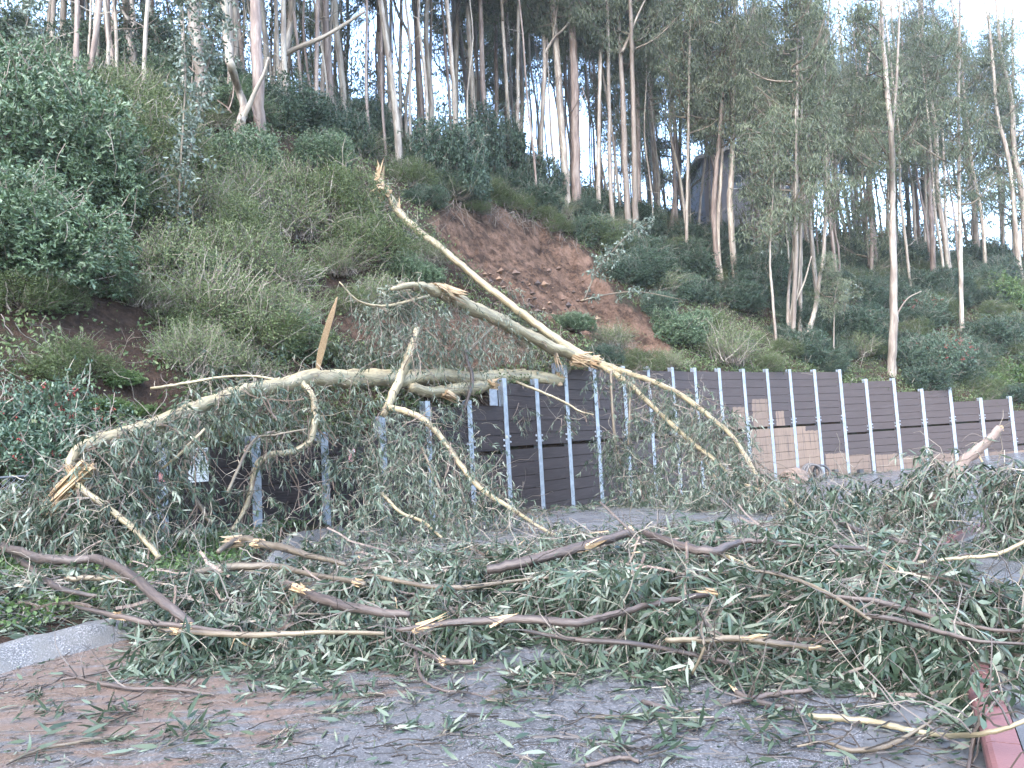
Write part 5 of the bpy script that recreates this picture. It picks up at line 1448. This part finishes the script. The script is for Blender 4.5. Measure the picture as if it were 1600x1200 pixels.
# 2. broken pale trunk above it
t2 = empty('fallen_tree', at(920, 562, 27.6)); RS[t2.name] = .8; tag(t2, 'broken yellowish trunk slanting down to the wall top with torn bark', 'fallen tree')
limb(t2, 'trunk', [(612, 452, 18.6, 4), (640, 446, 19.2, 7), (668, 450, 19.9, 10), (695, 460, 20.6, 12), (735, 480, 21.8, 13), (775, 498, 23.2, 13.5), (820, 522, 24.8, 13.5), (870, 546, 26.4, 13), (915, 562, 27.6, 11), (945, 574, 28.2, 8)], 'fallen', 12, .10)
splinter(t2, 700, 456, 20.5, (.9, .7, -.35), 14, 62, 9, .12)
splinter(t2, 900, 560, 27.0, (.8, .2, -.25), 16, 44, 9, .16)
splinter(t2, 690, 452, 20.3, (-.8, -.5, .1), 10, 30, 8, .25)
splinter(t2, 868, 558, 26.2, (.15, -.2, -1), 6, 40, 5, .12)
limb(t2, 'branch', [(670, 462, 19.8, 4), (640, 470, 19, 3), (600, 478, 18.4, 3), (560, 470, 18, 2.5), (530, 440, 17.8, 1.5)], 'fallen', 7)
limb(t2, 'branch', [(770, 510, 22.8, 4), (745, 535, 22.3, 4), (728, 555, 22.1, 4), (722, 575, 22, 3)], 'branch', 7)
foliage(t2, [(640, 490, 20.0, 45, 52), (600, 480, 19.6, 38, 34), (690, 515, 21.2, 52, 50), (590, 535, 19.8, 36, 30), (640, 540, 20.6, 36, 26), (740, 535, 22.6, 44, 36), (800, 545, 24.8, 34, 26), (775, 508, 23.6, 26, 12), (850, 562, 26.4, 26, 14), (545, 550, 19.4, 40, 26), (625, 462, 19.4, 24, 16), (690, 560, 21.4, 36, 18)], ll=.17, tint0=.55)

# 3. long thin grey trunk from the torn stump to the road
P0 = hit(592, 300); Yt = float(P0[1]) - 2.0
t3 = empty('fallen_tree', P0); RS[t3.name] = .7; tag(t3, 'long thin leaning trunk snapped at its stump beside the landslide, reaching over the wall', 'fallen tree')
YK = [592, 650, 685, 740, 800, 860, 930, 985, 1050, 1120]
YV_ = [Yt]
for (a_, b_) in ((650, 358), (685, 385), (740, 430), (800, 478), (860, 523)):
    YV_.append(min(YV_[-1] - .3, float(hit(a_, b_)[1]) - 1.7))
YV_ += [27.6, 25.4, 23, 20]
print('trunk depths', YV_)
def yl(px): return float(np.interp(px, YK, YV_))
L3 = [(592, 278, 6), (604, 300, 9), (622, 330, 8.5), (650, 358, 8.5), (685, 385, 8), (740, 430, 8.5), (800, 478, 9), (860, 523, 8.5), (920, 560, 8), (950, 577, 7.5), (985, 601, 6.5), (1030, 645, 5.5), (1080, 690, 5), (1120, 722, 4), (1150, 752, 3)]
limb(t3, 'trunk', [(a, b, yl(a), r) for a, b, r in L3], 'fallen', 10, .06)
limb(t3, 'limb', [(930, 566, 27.4, 8), (975, 580, 26.2, 7.5), (1020, 597, 24.6, 7), (1065, 618, 23, 6.5), (1110, 652, 21.2, 6), (1145, 683, 19.6, 5.5), (1170, 722, 18, 5), (1190, 752, 17, 4), (1225, 775, 15.8, 4), (1258, 805, 14.6, 3)], 'fallen', 9, .08)
limb(t3, 'branch', [(955, 580, 26.4, 4), (957, 640, 26, 4), (962, 690, 25.8, 3.5), (972, 730, 25.6, 2.5)], 'branch', 6)
limb(t3, 'branch', [(985, 604, 25.2, 3), (984, 650, 25, 3.5), (982, 695, 24.9, 2.5)], 'branch', 6)
limb(t3, 'branch', [(1085, 694, 21.6, 3), (1105, 725, 21, 3), (1125, 757, 20.4, 2)], 'fallen', 6)
limb(t3, 'branch', [(1165, 757, 16.4, 3.5), (1200, 772, 15.8, 3), (1232, 792, 15.2, 3), (1250, 808, 14.8, 2)], 'fallen', 6)
splinter(t3, 592, 276, Yt, (.25, -.2, .9), 7, 44, 7, .16, 'torn_stump')
splinter(t3, 602, 300, Yt - .2, (-.6, -.1, -.3), 12, 40, 12, .5, 'torn_bark')
splinter(t3, 622, 325, Yt - .4, (.1, -.1, 1), 2, 30, 4, .05, 'upright_sliver')
splinter(t3, 930, 566, 27.2, (.7, -.5, -.4), 12, 30, 9, .35)
foliage(t3, [(965, 690, 25.4, 30, 30), (975, 720, 25, 34, 36), (1000, 650, 25, 36, 22), (1045, 650, 23.6, 40, 36), (1060, 690, 22.8, 36, 34), (1095, 680, 21.8, 40, 40), (1130, 700, 20.6, 36, 36), (1015, 745, 23.6, 34, 34), (990, 770, 23, 40, 36), (1060, 770, 20.6, 45, 40), (1120, 750, 19, 40, 36), (1160, 760, 17, 40, 36), (1200, 780, 15.6, 45, 40), (1140, 660, 20.4, 26, 18), (940, 600, 26.6, 26, 10), (1020, 605, 24.8, 28, 14), (1075, 625, 22.8, 28, 16), (1110, 780, 17.5, 50, 40)], ll=.19, lw=.03, tint0=.46, curl_n=12)
foliage(t3, [(985, 590, 25.6, 14, 8), (1020, 603, 24.4, 14, 9), (1055, 618, 23.2, 14, 9), (1090, 642, 21.9, 15, 10), (1120, 664, 20.7, 15, 10), (1145, 688, 19.4, 16, 10), (1166, 720, 18, 18, 10), (1190, 752, 16.8, 20, 10), (985, 605, 25.2, 12, 5), (1035, 650, 23.5, 14, 6), (1085, 695, 21.5, 16, 6)], ll=.16, tint0=.5, curl_n=40, ribbons=5)
foliage(t1, [(648, 520, 18.2, 22, 10), (640, 540, 18.1, 18, 5), (670, 665, 16.8, 18, 5), (705, 705, 16.3, 18, 6), (735, 745, 15.7, 20, 6), (770, 778, 15.1, 22, 7), (810, 802, 14.3, 24, 8), (860, 830, 12.9, 26, 10), (490, 650, 14.9, 16, 4), (440, 708, 14.3, 18, 4), (390, 760, 13.8, 18, 5)], tint0=.5, curl_n=40, ribbons=4)
foliage(t3, [(600, 300, Yt - .3, 24, 12), (640, 360, Yt - .8, 24, 10), (700, 400, 34.5, 18, 6), (790, 460, 31.2, 22, 10), (830, 490, 30, 22, 10)], ll=.2, lw=.035, tint0=.45, curl_n=30)

# ------------------------------------------------------------------ broken branches lying on the road
def on_plane(px, py, h):
    return onroad(px, py, h)
def gbranch(label, pts, mat='darkbranch', ends=(), sides=8, name='fallen_branch', grow=True):
    pts = [(a, b, h + (.05 if h > .15 else 0), r * .74) for a, b, h, r in pts]
    W = [on_plane(a, b, h) for a, b, h, r in pts]
    P = spline(W, 6)
    R = np.interp(np.linspace(0, len(pts) - 1, len(P)), np.arange(len(pts)), [r * p[1] / F_PX for p, (a, b, h, r) in zip(W, pts)])
    P[:, 2] = np.maximum(P[:, 2], zr(P[:, 0], P[:, 1]) + R * .8 + .008)
    P = P + RNG.standard_normal(P.shape) * R[:, None] * .12
    o = empty(name, P[0]); tag(o, label, 'branch')
    g = Geo(); tube(g, P, R, sides, .08, RNG.random() * .6); link('wood', g.mesh('wood', M[mat], True), o)
    for (t_, sgn, n, l, rr) in ends:
        i = int(round(t_ * (len(P) - 1))); d = P[min(i + 1, len(P) - 1)] - P[max(i - 1, 0)]
        g = Geo(); shards(g, P[i], d * sgn + np.array([0, 0, .02]), n, l, max(R[i] * rr, .012), .12); link('splintered_end', g.mesh('splintered_end', M['split']), o)
    if grow:
        n = 8; k = RNG.integers(1, len(P) - 1, n); gt = Geo()
        Wd = wander(P[k], RNG.standard_normal((n, 3)) * [1, .8, .35] + [0, 0, .2], .25 + .5 * RNG.random(n), 7, .3, ground_floor)
        strips(gt, Wd, (.005 * np.linspace(1.2, .4, 7))[None] * np.ones((n, 1)), .55 * RNG.random(n)); c = link('twigs', gt.mesh('twigs', M['twig']), o); c['kind'] = 'stuff'
    return o
gbranch('dark bent branch in the middle of the debris with a pale torn patch', [(760, 890, .42, 9), (800, 882, .45, 10), (860, 868, .5, 10), (930, 848, .56, 10), (985, 832, .6, 9)], ends=[(.72, 1, 9, .32, 1.0), (1, 1, 7, .12, 1.0)])
gbranch('long dark branch snaking right from the middle of the debris', [(1008, 832, .6, 8), (1040, 845, .58, 9), (1080, 858, .56, 9), (1115, 861, .55, 9), (1150, 848, .56, 7), (1185, 846, .56, 5.5), (1240, 853, .55, 5), (1310, 855, .5, 4.5), (1370, 860, .45, 4), (1430, 880, .35, 3)])
gbranch('smooth yellowish broken branch below the long dark one', [(1120, 862, .5, 5.5), (1150, 876, .45, 5.5), (1185, 893, .4, 5)], 'fallen', [(1, 1, 5, .06, .9)])
gbranch('cracked branch with a long bright torn tongue across the pile front', [(620, 985, .22, 5), (680, 976, .26, 7), (750, 970, .28, 8), (830, 968, .28, 8), (900, 973, .28, 8), (950, 962, .3, 7.5), (1010, 946, .32, 7), (1070, 935, .34, 6), (1120, 925, .36, 5)], 'darkbranch', [(.08, 1, 12, .36, 1.3), (.3, 1, 9, .25, 1.2), (.97, -1, 8, .3, 1.4)])
gbranch('split branch showing bright ochre wood left of the pile centre', [(448, 914, .36, 9), (490, 930, .34, 11), (535, 946, .32, 10), (590, 956, .3, 9), (640, 960, .28, 7)], 'darkbranch', [(.12, 1, 16, .5, 1.0), (.02, -1, 8, .12, 1.0)])
gbranch('dark crooked branch arching over the weeds at the left', [(-20, 842, .6, 9), (40, 866, .58, 9), (90, 876, .56, 9.5), (150, 874, .55, 10), (195, 893, .52, 10), (235, 925, .45, 10), (270, 952, .36, 10), (300, 975, .25, 9)], 'darkbranch', [(.62, -1, 4, .14, .5)])
gbranch('second dark branch behind the crooked one at the left edge', [(0, 852, .45, 6), (45, 885, .42, 6.5), (85, 915, .38, 6), (140, 930, .32, 5), (190, 932, .28, 4)], 'darkbranch')
gbranch('pale pinkish peeled branch piece under the crooked branch', [(105, 905, .4, 5), (150, 903, .4, 6), (205, 904, .4, 5)], 'branch', [(1, 1, 6, .16, 1), (0, -1, 3, .08, 1)])
gbranch('long thin split stick lying over the weeds to the berm', [(118, 948, .3, 3), (170, 960, .28, 5), (230, 972, .26, 6), (290, 978, .24, 6), (360, 990, .2, 5)], 'darkbranch', [(.3, 1, 8, .4, 1.1), (.75, 1, 7, .2, 1.1)])
gbranch('shattered branch with raised ochre slivers below the second post', [(340, 862, .55, 5), (375, 843, .62, 8), (420, 852, .6, 8), (470, 864, .55, 7), (540, 882, .48, 5)], 'branch', [(.2, -1, 14, .34, 1.5), (.4, 1, 12, .32, 1.3)])
gbranch('torn pale branch running along the pile left of centre', [(300, 895, .45, 6), (360, 886, .46, 8), (430, 885, .45, 7), (500, 900, .42, 6), (570, 912, .4, 5)], 'branch', [(.95, 1, 8, .2, 1.2)])
gbranch('broken knuckle of wood with white torn end at the front of the pile', [(640, 1008, .12, 4), (670, 1024, .1, 5), (700, 1034, .09, 6), (740, 1034, .09, 5)], 'darkbranch', [(.6, -1, 9, .1, 1.4), (1, 1, 4, .05, 1)])
gbranch('small forked twig branch lying on the bare asphalt centre', [(648, 1020, .1, 3.5), (660, 1060, .05, 3.5), (690, 1078, .03, 3), (730, 1082, .02, 2), (770, 1092, .02, 1.5)], 'darkbranch')
gbranch('pair of dark sticks on the asphalt, the upper one', [(1145, 1098, .03, 4.5), (1180, 1090, .04, 5), (1225, 1083, .04, 5.5), (1268, 1078, .04, 5)], 'darkbranch')
gbranch('pair of dark sticks on the asphalt, the lower bent one', [(1150, 1082, .05, 6), (1180, 1095, .04, 6), (1215, 1104, .03, 5), (1245, 1108, .02, 3)], 'darkbranch', [(0, -1, 6, .1, .9)])
gbranch('long olive stick reaching over the gutter to the red kerb', [(1265, 1120, .03, 7), (1310, 1122, .03, 7), (1360, 1128, .03, 6.5), (1410, 1138, .04, 6), (1465, 1148, .05, 5.5), (1520, 1148, .16, 5), (1570, 1138, .22, 4.5), (1620, 1118, .28, 4)], 'fallen', [(0, -1, 3, .04, .8)])
gbranch('grey forked stick below the long olive stick', [(1245, 1166, .02, 2.5), (1290, 1160, .03, 3.5), (1325, 1172, .03, 5), (1370, 1170, .03, 5), (1405, 1158, .03, 4.5), (1455, 1127, .05, 3)], 'branch')
gbranch('flat dark bark strip standing against the red kerb', [(1525, 1125, .14, 4), (1520, 1160, .06, 4.5), (1512, 1215, .03, 4)], 'darkbranch')
gbranch('thin pale curved twig rising from the front of the pile', [(1082, 1052, .05, 3), (1100, 1012, .18, 3), (1096, 980, .28, 2.5), (1108, 950, .36, 2.5), (1116, 930, .42, 2)], 'branch')
gbranch('tan bark covered branch along the right front of the pile', [(1040, 1000, .16, 6), (1100, 1000, .18, 7), (1160, 998, .18, 7), (1220, 1006, .16, 6), (1290, 1015, .14, 4)], 'branch', [(.55, 1, 9, .2, 1.1), (.9, 1, 4, .12, 1.1)])
gbranch('short chopped stick on open asphalt right of centre', [(1004, 1096, .03, 5), (1030, 1104, .03, 5.5), (1060, 1110, .03, 5)], 'darkbranch', grow=False)
gbranch('little dark stick at the bottom edge right of centre', [(915, 1198, .02, 5), (950, 1188, .03, 6), (975, 1184, .03, 5), (998, 1190, .03, 4)], 'darkbranch', grow=False)
gbranch('thin pale stick on the muddy road at the lower left', [(15, 1190, .02, 2.5), (60, 1172, .02, 3), (110, 1162, .02, 3.2), (160, 1152, .02, 2.5)], 'branch', grow=False)
gbranch('long thin dark twig on the mud at the left', [(95, 1050, .02, 2.5), (150, 1066, .03, 3.5), (210, 1076, .03, 4), (270, 1076, .03, 3.5), (335, 1086, .02, 2)], 'darkbranch')
gbranch('bent dark twig lying under the debris at lower left', [(95, 1062, .02, 2), (150, 1052, .03, 2.4), (200, 1040, .03, 2.4), (260, 1036, .03, 2)], 'darkbranch', grow=False)
gbranch('pale bare branch pointing right over the pavement', [(1340, 880, .36, 3), (1400, 882, .34, 3.5), (1450, 878, .36, 4.5), (1500, 872, .4, 4), (1556, 866, .44, 4), (1610, 842, .55, 4)], 'fallen')
gbranch('dark branch lying over the red kerb on the right', [(1290, 932, .4, 4), (1360, 938, .38, 6), (1420, 953, .34, 6), (1480, 970, .32, 5), (1560, 985, .3, 4), (1620, 985, .3, 4)], 'darkbranch')
gbranch('second dark branch just below over the red kerb', [(1340, 960, .34, 5), (1400, 968, .32, 5), (1460, 985, .3, 5), (1530, 1002, .28, 4), (1600, 1006, .28, 3)], 'darkbranch')
gbranch('thin brown branch through leaves at the right middle', [(1180, 890, .5, 3), (1240, 905, .46, 4), (1300, 930, .42, 4), (1360, 968, .34, 4)], 'branch')
gbranch('long slim branch crossing the pile below the bent dark branch', [(560, 895, .4, 4), (640, 912, .38, 5), (720, 918, .36, 5), (800, 908, .36, 4), (880, 900, .36, 3)], 'branch')
gbranch('low dark branch hidden at the left front of the pile', [(250, 985, .2, 5), (330, 990, .2, 6), (410, 992, .2, 6), (500, 988, .2, 5), (600, 990, .2, 4)], 'branch', [(.1, -1, 7, .2, 1.2)])
gbranch('reddish brown branch low in the right centre of the pile', [(820, 985, .18, 4), (900, 1000, .16, 5), (980, 1005, .16, 5), (1060, 1018, .12, 5), (1150, 1040, .08, 4)], 'darkbranch')
gbranch('thin arching branch at the back of the pile by the pavement', [(1290, 800, .5, 4), (1330, 825, .45, 5), (1380, 840, .4, 5), (1430, 850, .35, 4), (1490, 850, .3, 2)], 'darkbranch')

# the upright broken branch with tufts on the right
o = empty('broken_branch', at(1440, 830, 10.6)); tag(o, 'thick broken branch sticking up out of the debris before the far wall', 'branch')
limb(o, 'wood', [(1405, 862, 10.5, 6), (1437, 818, 10.5, 8), (1460, 785, 10.5, 8.5), (1482, 752, 10.5, 9), (1510, 718, 10.5, 9), (1540, 692, 10.5, 8), (1562, 669, 10.5, 7)], 'trunk_red', 10, .12)
splinter(o, 1562, 668, 10.5, (.6, 0, .6), 5, 10, 6, .3)
limb(o, 'stub', [(1528, 706, 10.5, 3), (1532, 716, 10.45, 2.5), (1536, 724, 10.4, 1.5)], 'split', 6)
foliage(o, [(1462, 715, 10.5, 22, 14), (1446, 755, 10.6, 24, 16), (1436, 785, 10.6, 28, 18), (1425, 800, 10.4, 40, 30), (1395, 820, 10.3, 45, 30)], tint0=.58, ll=.17, ribbons=0)
o = empty('leafy_branch', at(1590, 850, 9.0)); tag(o, 'leafy branch hanging into the right picture edge above the pavement', 'branch')
limb(o, 'wood', [(1530, 735, 9.6, 2), (1560, 760, 9.4, 3), (1590, 790, 9.2, 5), (1640, 812, 9, 6)], 'branch', 7)
foliage(o, [(1585, 750, 9.3, 34, 26), (1600, 800, 9.1, 40, 34), (1580, 830, 9.0, 34, 30), (1535, 740, 9.6, 26, 14), (1620, 770, 9, 40, 26)], tint0=.42, ll=.17, ribbons=0)
o = empty('leafy_branch', at(1300, 800, 13)); tag(o, 'leafy branch spread behind the pile before the tan planks', 'branch')
limb(o, 'wood', [(1250, 812, 12.6, 3), (1300, 800, 12.8, 4), (1350, 790, 13, 3.5), (1400, 770, 13.2, 2)], 'darkbranch', 7)
foliage(o, [(1270, 790, 13, 40, 34), (1320, 795, 12.8, 40, 34), (1365, 790, 12.8, 36, 26), (1405, 770, 12.6, 24, 12), (1330, 770, 13.4, 26, 14)], tint0=.35, ll=.19, lw=.034, ribbons=0)

# ------------------------------------------------------------------ the mass of leaves and twigs across the road
HEAP = [(-60, 905), (0, 992), (120, 980), (225, 972), (245, 1035), (300, 1052), (400, 1050), (520, 1036), (600, 1042), (700, 1022), (800, 1004), (900, 1018), (1000, 1042), (1100, 1052), (1250, 1050), (1350, 1068), (1450, 1086), (1530, 1098), (1570, 1085), (1660, 1080), (1660, 985), (1520, 950), (1480, 880), (1430, 845), (1330, 812), (1200, 812), (1000, 818), (850, 835), (700, 855), (500, 872), (350, 882), (200, 888), (60, 888)]
def ground_px(px, py):
    px = np.asarray(px, float); py = np.asarray(py, float)
    d = np.stack([(px - 800) / F_PX, -(py - 600) / F_PX, -np.ones_like(px)], -1) @ RM.T
    t_ = -CAM[2] / d[:, 2]
    for _ in range(12):
        P = CAM + d * t_[:, None]
        t_ = (ground_floor(P[:, 0], P[:, 1]) - CAM[2]) / d[:, 2]
    return CAM + d * t_[:, None]
def in_heap(n):
    out = []
    while sum(len(q) for q in out) < n:
        px = RNG.uniform(-60, 1660, n); py = RNG.uniform(800, 1125, n)
        m = in_poly(px, py, HEAP)
        d = poly_dist(px, py, HEAP)
        m &= RNG.random(n) < np.clip(.25 + d / 40, 0, 1)
        # windows of bare ground seen through the pile
        m &= ~((np.hypot((px - 1540) / 60, (py - 930) / 45) < 1) & (RNG.random(n) < .8))
        m &= ~((np.hypot((px - 190) / 70, (py - 945) / 26) < 1) & (RNG.random(n) < .75))
        m &= ~((np.hypot((px - 560) / 60, (py - 885) / 12) < 1) & (RNG.random(n) < .7))
        out.append(np.column_stack([px, py, d])[m])
    return np.vstack(out)[:n]
def heap_geo(n, lo, hi, M_, ll, lw, gl, gt):
    q = in_heap(n); P = ground_px(q[:, 0], q[:, 1])
    h = np.clip(q[:, 2] / 75, 0, 1) * np.interp(q[:, 0], [0, 300, 800, 1200, 1600], [.38, .38, .44, .46, .42]) + .03
    P[:, 2] += h * RNG.uniform(lo, hi, n)
    D = RNG.standard_normal((n, 3)) * [1, 1, .28] + [.1, -.1, .05]
    for lo_, hi_, t0 in ((-100, 500, .48), (500, 1000, .45), (1000, 1300, .36), (1300, 1700, .26)):
        m = (q[:, 0] >= lo_) & (q[:, 0] < hi_)
        sprays(gl, gt, P[m], D[m], .22 + .38 * RNG.random(m.sum()), .3 + .5 * RNG.random(m.sum()), M_, ll, lw, .0025, ground_floor, .25, t0)
gl, gt = Geo(), Geo()
heap_geo(3600, 0, .75, 12, .14, .022, gl, gt)
# leafy branch ends lying on top, each fanning its own way
qc = in_heap(300); qc = np.vstack([qc[qc[:, 2] > 8], np.array([(x_, y_, 26) for x_, y_ in ((1500, 1040), (1525, 1056), (1545, 1068), (1570, 1062), (1540, 1035), (1515, 1030), (1575, 1040), (1535, 1075), (1560, 1080))] * 2, float)])
PC = ground_px(qc[:, 0], qc[:, 1])
for (px_, py_, d_), c_ in zip(qc, PC):
    h_ = min(d_ / 70, 1) * np.interp(px_, [0, 300, 800, 1200, 1600], [.42, .42, .48, .5, .46]) * RNG.uniform(.75, 1.1)
    n = int(RNG.uniform(12, 34)); main = norm(RNG.standard_normal(3) * [1, .8, .12] + [0, -.35, 0])
    t_ = RNG.random((n, 1)) * RNG.uniform(.3, .9)
    B = c_ + [0, 0, h_] + main * t_ + .05 * RNG.standard_normal((n, 3)) - np.array([0, 0, .25]) * t_ ** 2
    D = main + .55 * RNG.standard_normal((n, 3)) * [1, 1, .6]
    t0 = np.clip(np.interp(px_, [0, 500, 1000, 1600], [.55, .53, .46, .34]) + RNG.normal(0, .10), .1, .8)
    sprays(gl, gt, B, D, .16 + .3 * RNG.random(n), .5 + .4 * RNG.random(n), 11, RNG.uniform(.13, .19), RNG.uniform(.022, .032), .0028, ground_floor, .5, t0)
    tt_ = np.linspace(0, 1, 7)[:, None]; stem = c_ + [0, 0, h_] + main * (tt_ * .95 - .15) - np.array([0, 0, .25]) * tt_ ** 2
    strips(gt, stem[None], .008 * np.linspace(1.3, .5, 7)[None], RNG.random(1))
tag(link('leaf_heap', gl.mesh('leaf_heap', M['euc_fallen'], True)), 'grey green eucalyptus leaves heaped across the road', 'leaf heap', None, 'stuff')
q = in_heap(1300); P = ground_px(q[:, 0], q[:, 1]); n = len(P)
h = np.clip(q[:, 2] / 75, 0, 1) * .5 + .03; P[:, 2] += h * RNG.random(n)
W = wander(P, RNG.standard_normal((n, 3)) * [1.2, .8, .3], .4 + .9 * RNG.random(n), 9, .3, ground_floor)
strips(gt, W, (.005 * np.linspace(1.2, .4, 9))[None] * (.4 + RNG.random((n, 1)) ** 2 * 1.3), np.clip(.05 + .75 * RNG.random(n) ** 1.6, 0, 1))
tag(link('twig_heap', gt.mesh('twig_heap', M['twig'])), 'tangle of thin twigs through the leaf heap', 'twigs', None, 'stuff')
gr = Geo()
q = in_heap(260); P = ground_px(q[:, 0], q[:, 1]); n = len(P); P[:, 2] += (np.clip(q[:, 2] / 75, 0, 1) * .5 + .03) * RNG.uniform(.5, 1, n)
for p_ in P[:150]:
    shards(gr, p_, RNG.standard_normal(3) * [1, .6, .2], 1, RNG.uniform(.1, .32), RNG.uniform(.006, .018), .2)
tag(link('wood_slivers', gr.mesh('wood_slivers', M['split'])), 'bright torn wood slivers scattered through the leaf heap', 'wood slivers', None, 'stuff')
gr = Geo()
B = P[150:]; strips(gr, wander(B, RNG.standard_normal((len(B), 3)) * [1, .6, .2], .3 + .5 * RNG.random(len(B)), 6, .2, ground_floor), .009 + .008 * RNG.random((len(B), 1)), RNG.random(len(B)))
tag(link('bark_litter', gr.mesh('bark_litter', M['barkstrip'])), 'brown bark ribbons lying in the leaf heap', 'bark', None, 'stuff')

# litter on the open road: leaves, leafy sprigs, twigs
LEAF = []
for i in range(8):
    g = Geo(); leaves(g, np.zeros((1, 3)), np.array([[1., 0, .05]]), .15, .028, .25 + .09 * i, .3)
    LEAF.append(g.mesh('fallen_leaf', M['euc_fallen'], True))
def road_px(n, y0, y1, pw=1.0):
    px = RNG.uniform(-20, 1560, n); py = y0 + (y1 - y0) * RNG.random(n) ** pw
    return px, py
ct = 0
while ct < 290:
    px, py = road_px(1, 1020, 1200, .8)
    if in_poly(px, py, HEAP)[0]: continue
    kx = np.interp(py[0], [895, 1100, 1200], [1425, 1520, 1550])
    if px[0] > kx - 5: continue
    if RNG.random() > .35 + .65 * math.exp(-max(py[0] - 1060, 0) / 70): continue
    p = ground_px(px, py)[0]
    o = bpy.data.objects.new('fallen_leaf', LEAF[ct % 8]); COL.objects.link(o)
    o.location = (p[0], p[1], p[2] + .012 + .006 * RNG.random()); o.rotation_euler = (RNG.normal(0, .35), RNG.normal(-.05, .12), RNG.random() * 6.28)
    s_ = RNG.uniform(.45, 1.1); o.scale = (s_, s_, s_)
    tag(o, 'loose grey green eucalyptus leaf lying on the wet asphalt', 'leaf', 'loose leaves on the asphalt'); ct += 1
SPR = []
for i in range(6):
    gl, gt = Geo(), Geo()
    n = 5
    sprays(gl, gt, np.zeros((n, 3)) + [0, 0, .025] + .02 * RNG.standard_normal((n, 3)) * [1, 1, .2], np.column_stack([1 + .1 * RNG.random(n), .55 * RNG.standard_normal(n), .05 * np.ones(n)]), .16 + .2 * RNG.random(n), .1, 6, .12, .02, .003, lambda x, y: 0 * x, .05, .3 + .06 * i)
    SPR.append((gl.mesh('leaves', M['euc_fallen'], True), gt.mesh('stem', M['twig'])))
spots = [(110, 1108), (130, 1165), (215, 1120), (330, 1130), (450, 1140), (490, 1120), (415, 1090), (560, 1120), (610, 1145), (600, 1090), (650, 1105), (700, 1090), (770, 1085), (830, 1075), (860, 1095), (760, 1100), (870, 1070), (800, 1060), (905, 1168), (930, 1130), (1000, 1190), (1105, 1115), (1130, 1130), (1180, 1130), (1210, 1145), (1320, 1190), (1290, 1150), (1370, 1100), (1400, 1105), (690, 1155), (540, 1075), (480, 1085), (280, 1060), (1440, 1165), (1530, 1165), (1340, 1075), (1200, 1075), (1040, 1070), (980, 1060), (900, 1060), (1010, 1140), (820, 1190), (250, 1180), (60, 1080)]
for i, (px, py) in enumerate(spots):
    p = ground_px([px], [py])[0]
    r = empty('leafy_sprig', (p[0], p[1], p[2])); r.rotation_euler = (0, 0, RNG.random() * 6.28); s_ = RNG.uniform(.7, 1.25); r.scale = (s_, s_, s_)
    tag(r, 'small torn eucalyptus sprig lying on the open road', 'sprig', 'torn sprigs on the open road')
    for nm, me in zip(('leaves', 'stem'), SPR[i % 6]):
        c = link(nm, me, r, (0, 0, 0)); c['kind'] = 'stuff'
gt = Geo()
px, py = road_px(1000, 1015, 1200, 1.2); m = px < np.interp(py, [895, 1100, 1200], [1425, 1520, 1550]); P = ground_px(px[m], py[m]); n = len(P)
W = wander(P + [0, 0, .008], RNG.standard_normal((n, 3)) * [1, .45, .05], .05 + .28 * RNG.random(n) ** 2, 6, .22)
W[..., 2] = np.maximum(np.minimum(W[..., 2], .03), .005)
strips(gt, W, .002 + .0035 * RNG.random((n, 1)) ** 2, .3 * RNG.random(n) ** 2)
tag(link('twig_litter', gt.mesh('twig_litter', M['twig'])), 'fine dark twigs and needles strewn over the wet road', 'twig litter', None, 'stuff')
gl = Geo()
px, py = road_px(1100, 1010, 1200, 1.3); P = ground_px(px, py); n = len(P)
leaves(gl, P + [0, 0, .012], RNG.standard_normal((n, 3)) * [1, 1, .12], .035 + .05 * RNG.random(n), .011, np.clip(.3 + .3 * RNG.standard_normal(n), 0, 1), .3, ground_floor)
tag(link('leaf_scraps', gl.mesh('leaf_scraps', M['euc_fallen'], True)), 'tiny leaf scraps strewn over the wet road', 'leaf scraps', None, 'stuff')
# debris at the foot of the wall
gl, gt = Geo(), Geo()
n = 420
fi_ = RNG.uniform(4, 20, n); i_ = fi_.astype(int); f_ = fi_ - i_
A = np.array(POSTS); W0 = A[i_] * (1 - f_[:, None]) + A[i_ + 1] * f_[:, None]
dd_ = norm(A[i_ + 1] - A[i_]); nn_ = np.column_stack([dd_[:, 1], -dd_[:, 0]])
W0 = W0 + nn_ * (.2 + RNG.random((n, 1)) ** 2 * np.interp(fi_, [4, 13, 20], [3.5, 3.0, 1.0])[:, None])
B = np.column_stack([W0, zr(W0[:, 0], W0[:, 1]) + .03 + .12 * RNG.random(n)])
sprays(gl, gt, B, RNG.standard_normal((n, 3)) * [1, 1, .2], .4 + .4 * RNG.random(n), .3, 9, .2, .04, .005, ground_floor, .2, .42)
tag(link('wall_foot_leaves', gl.mesh('wall_foot_leaves', M['euc_fallen'], True)), 'drift of leaves along the foot of the wall', 'leaf drift', None, 'stuff')
tag(link('wall_foot_twigs', gt.mesh('wall_foot_twigs', M['twig'])), 'fine twigs along the foot of the wall', 'twigs', None, 'stuff')
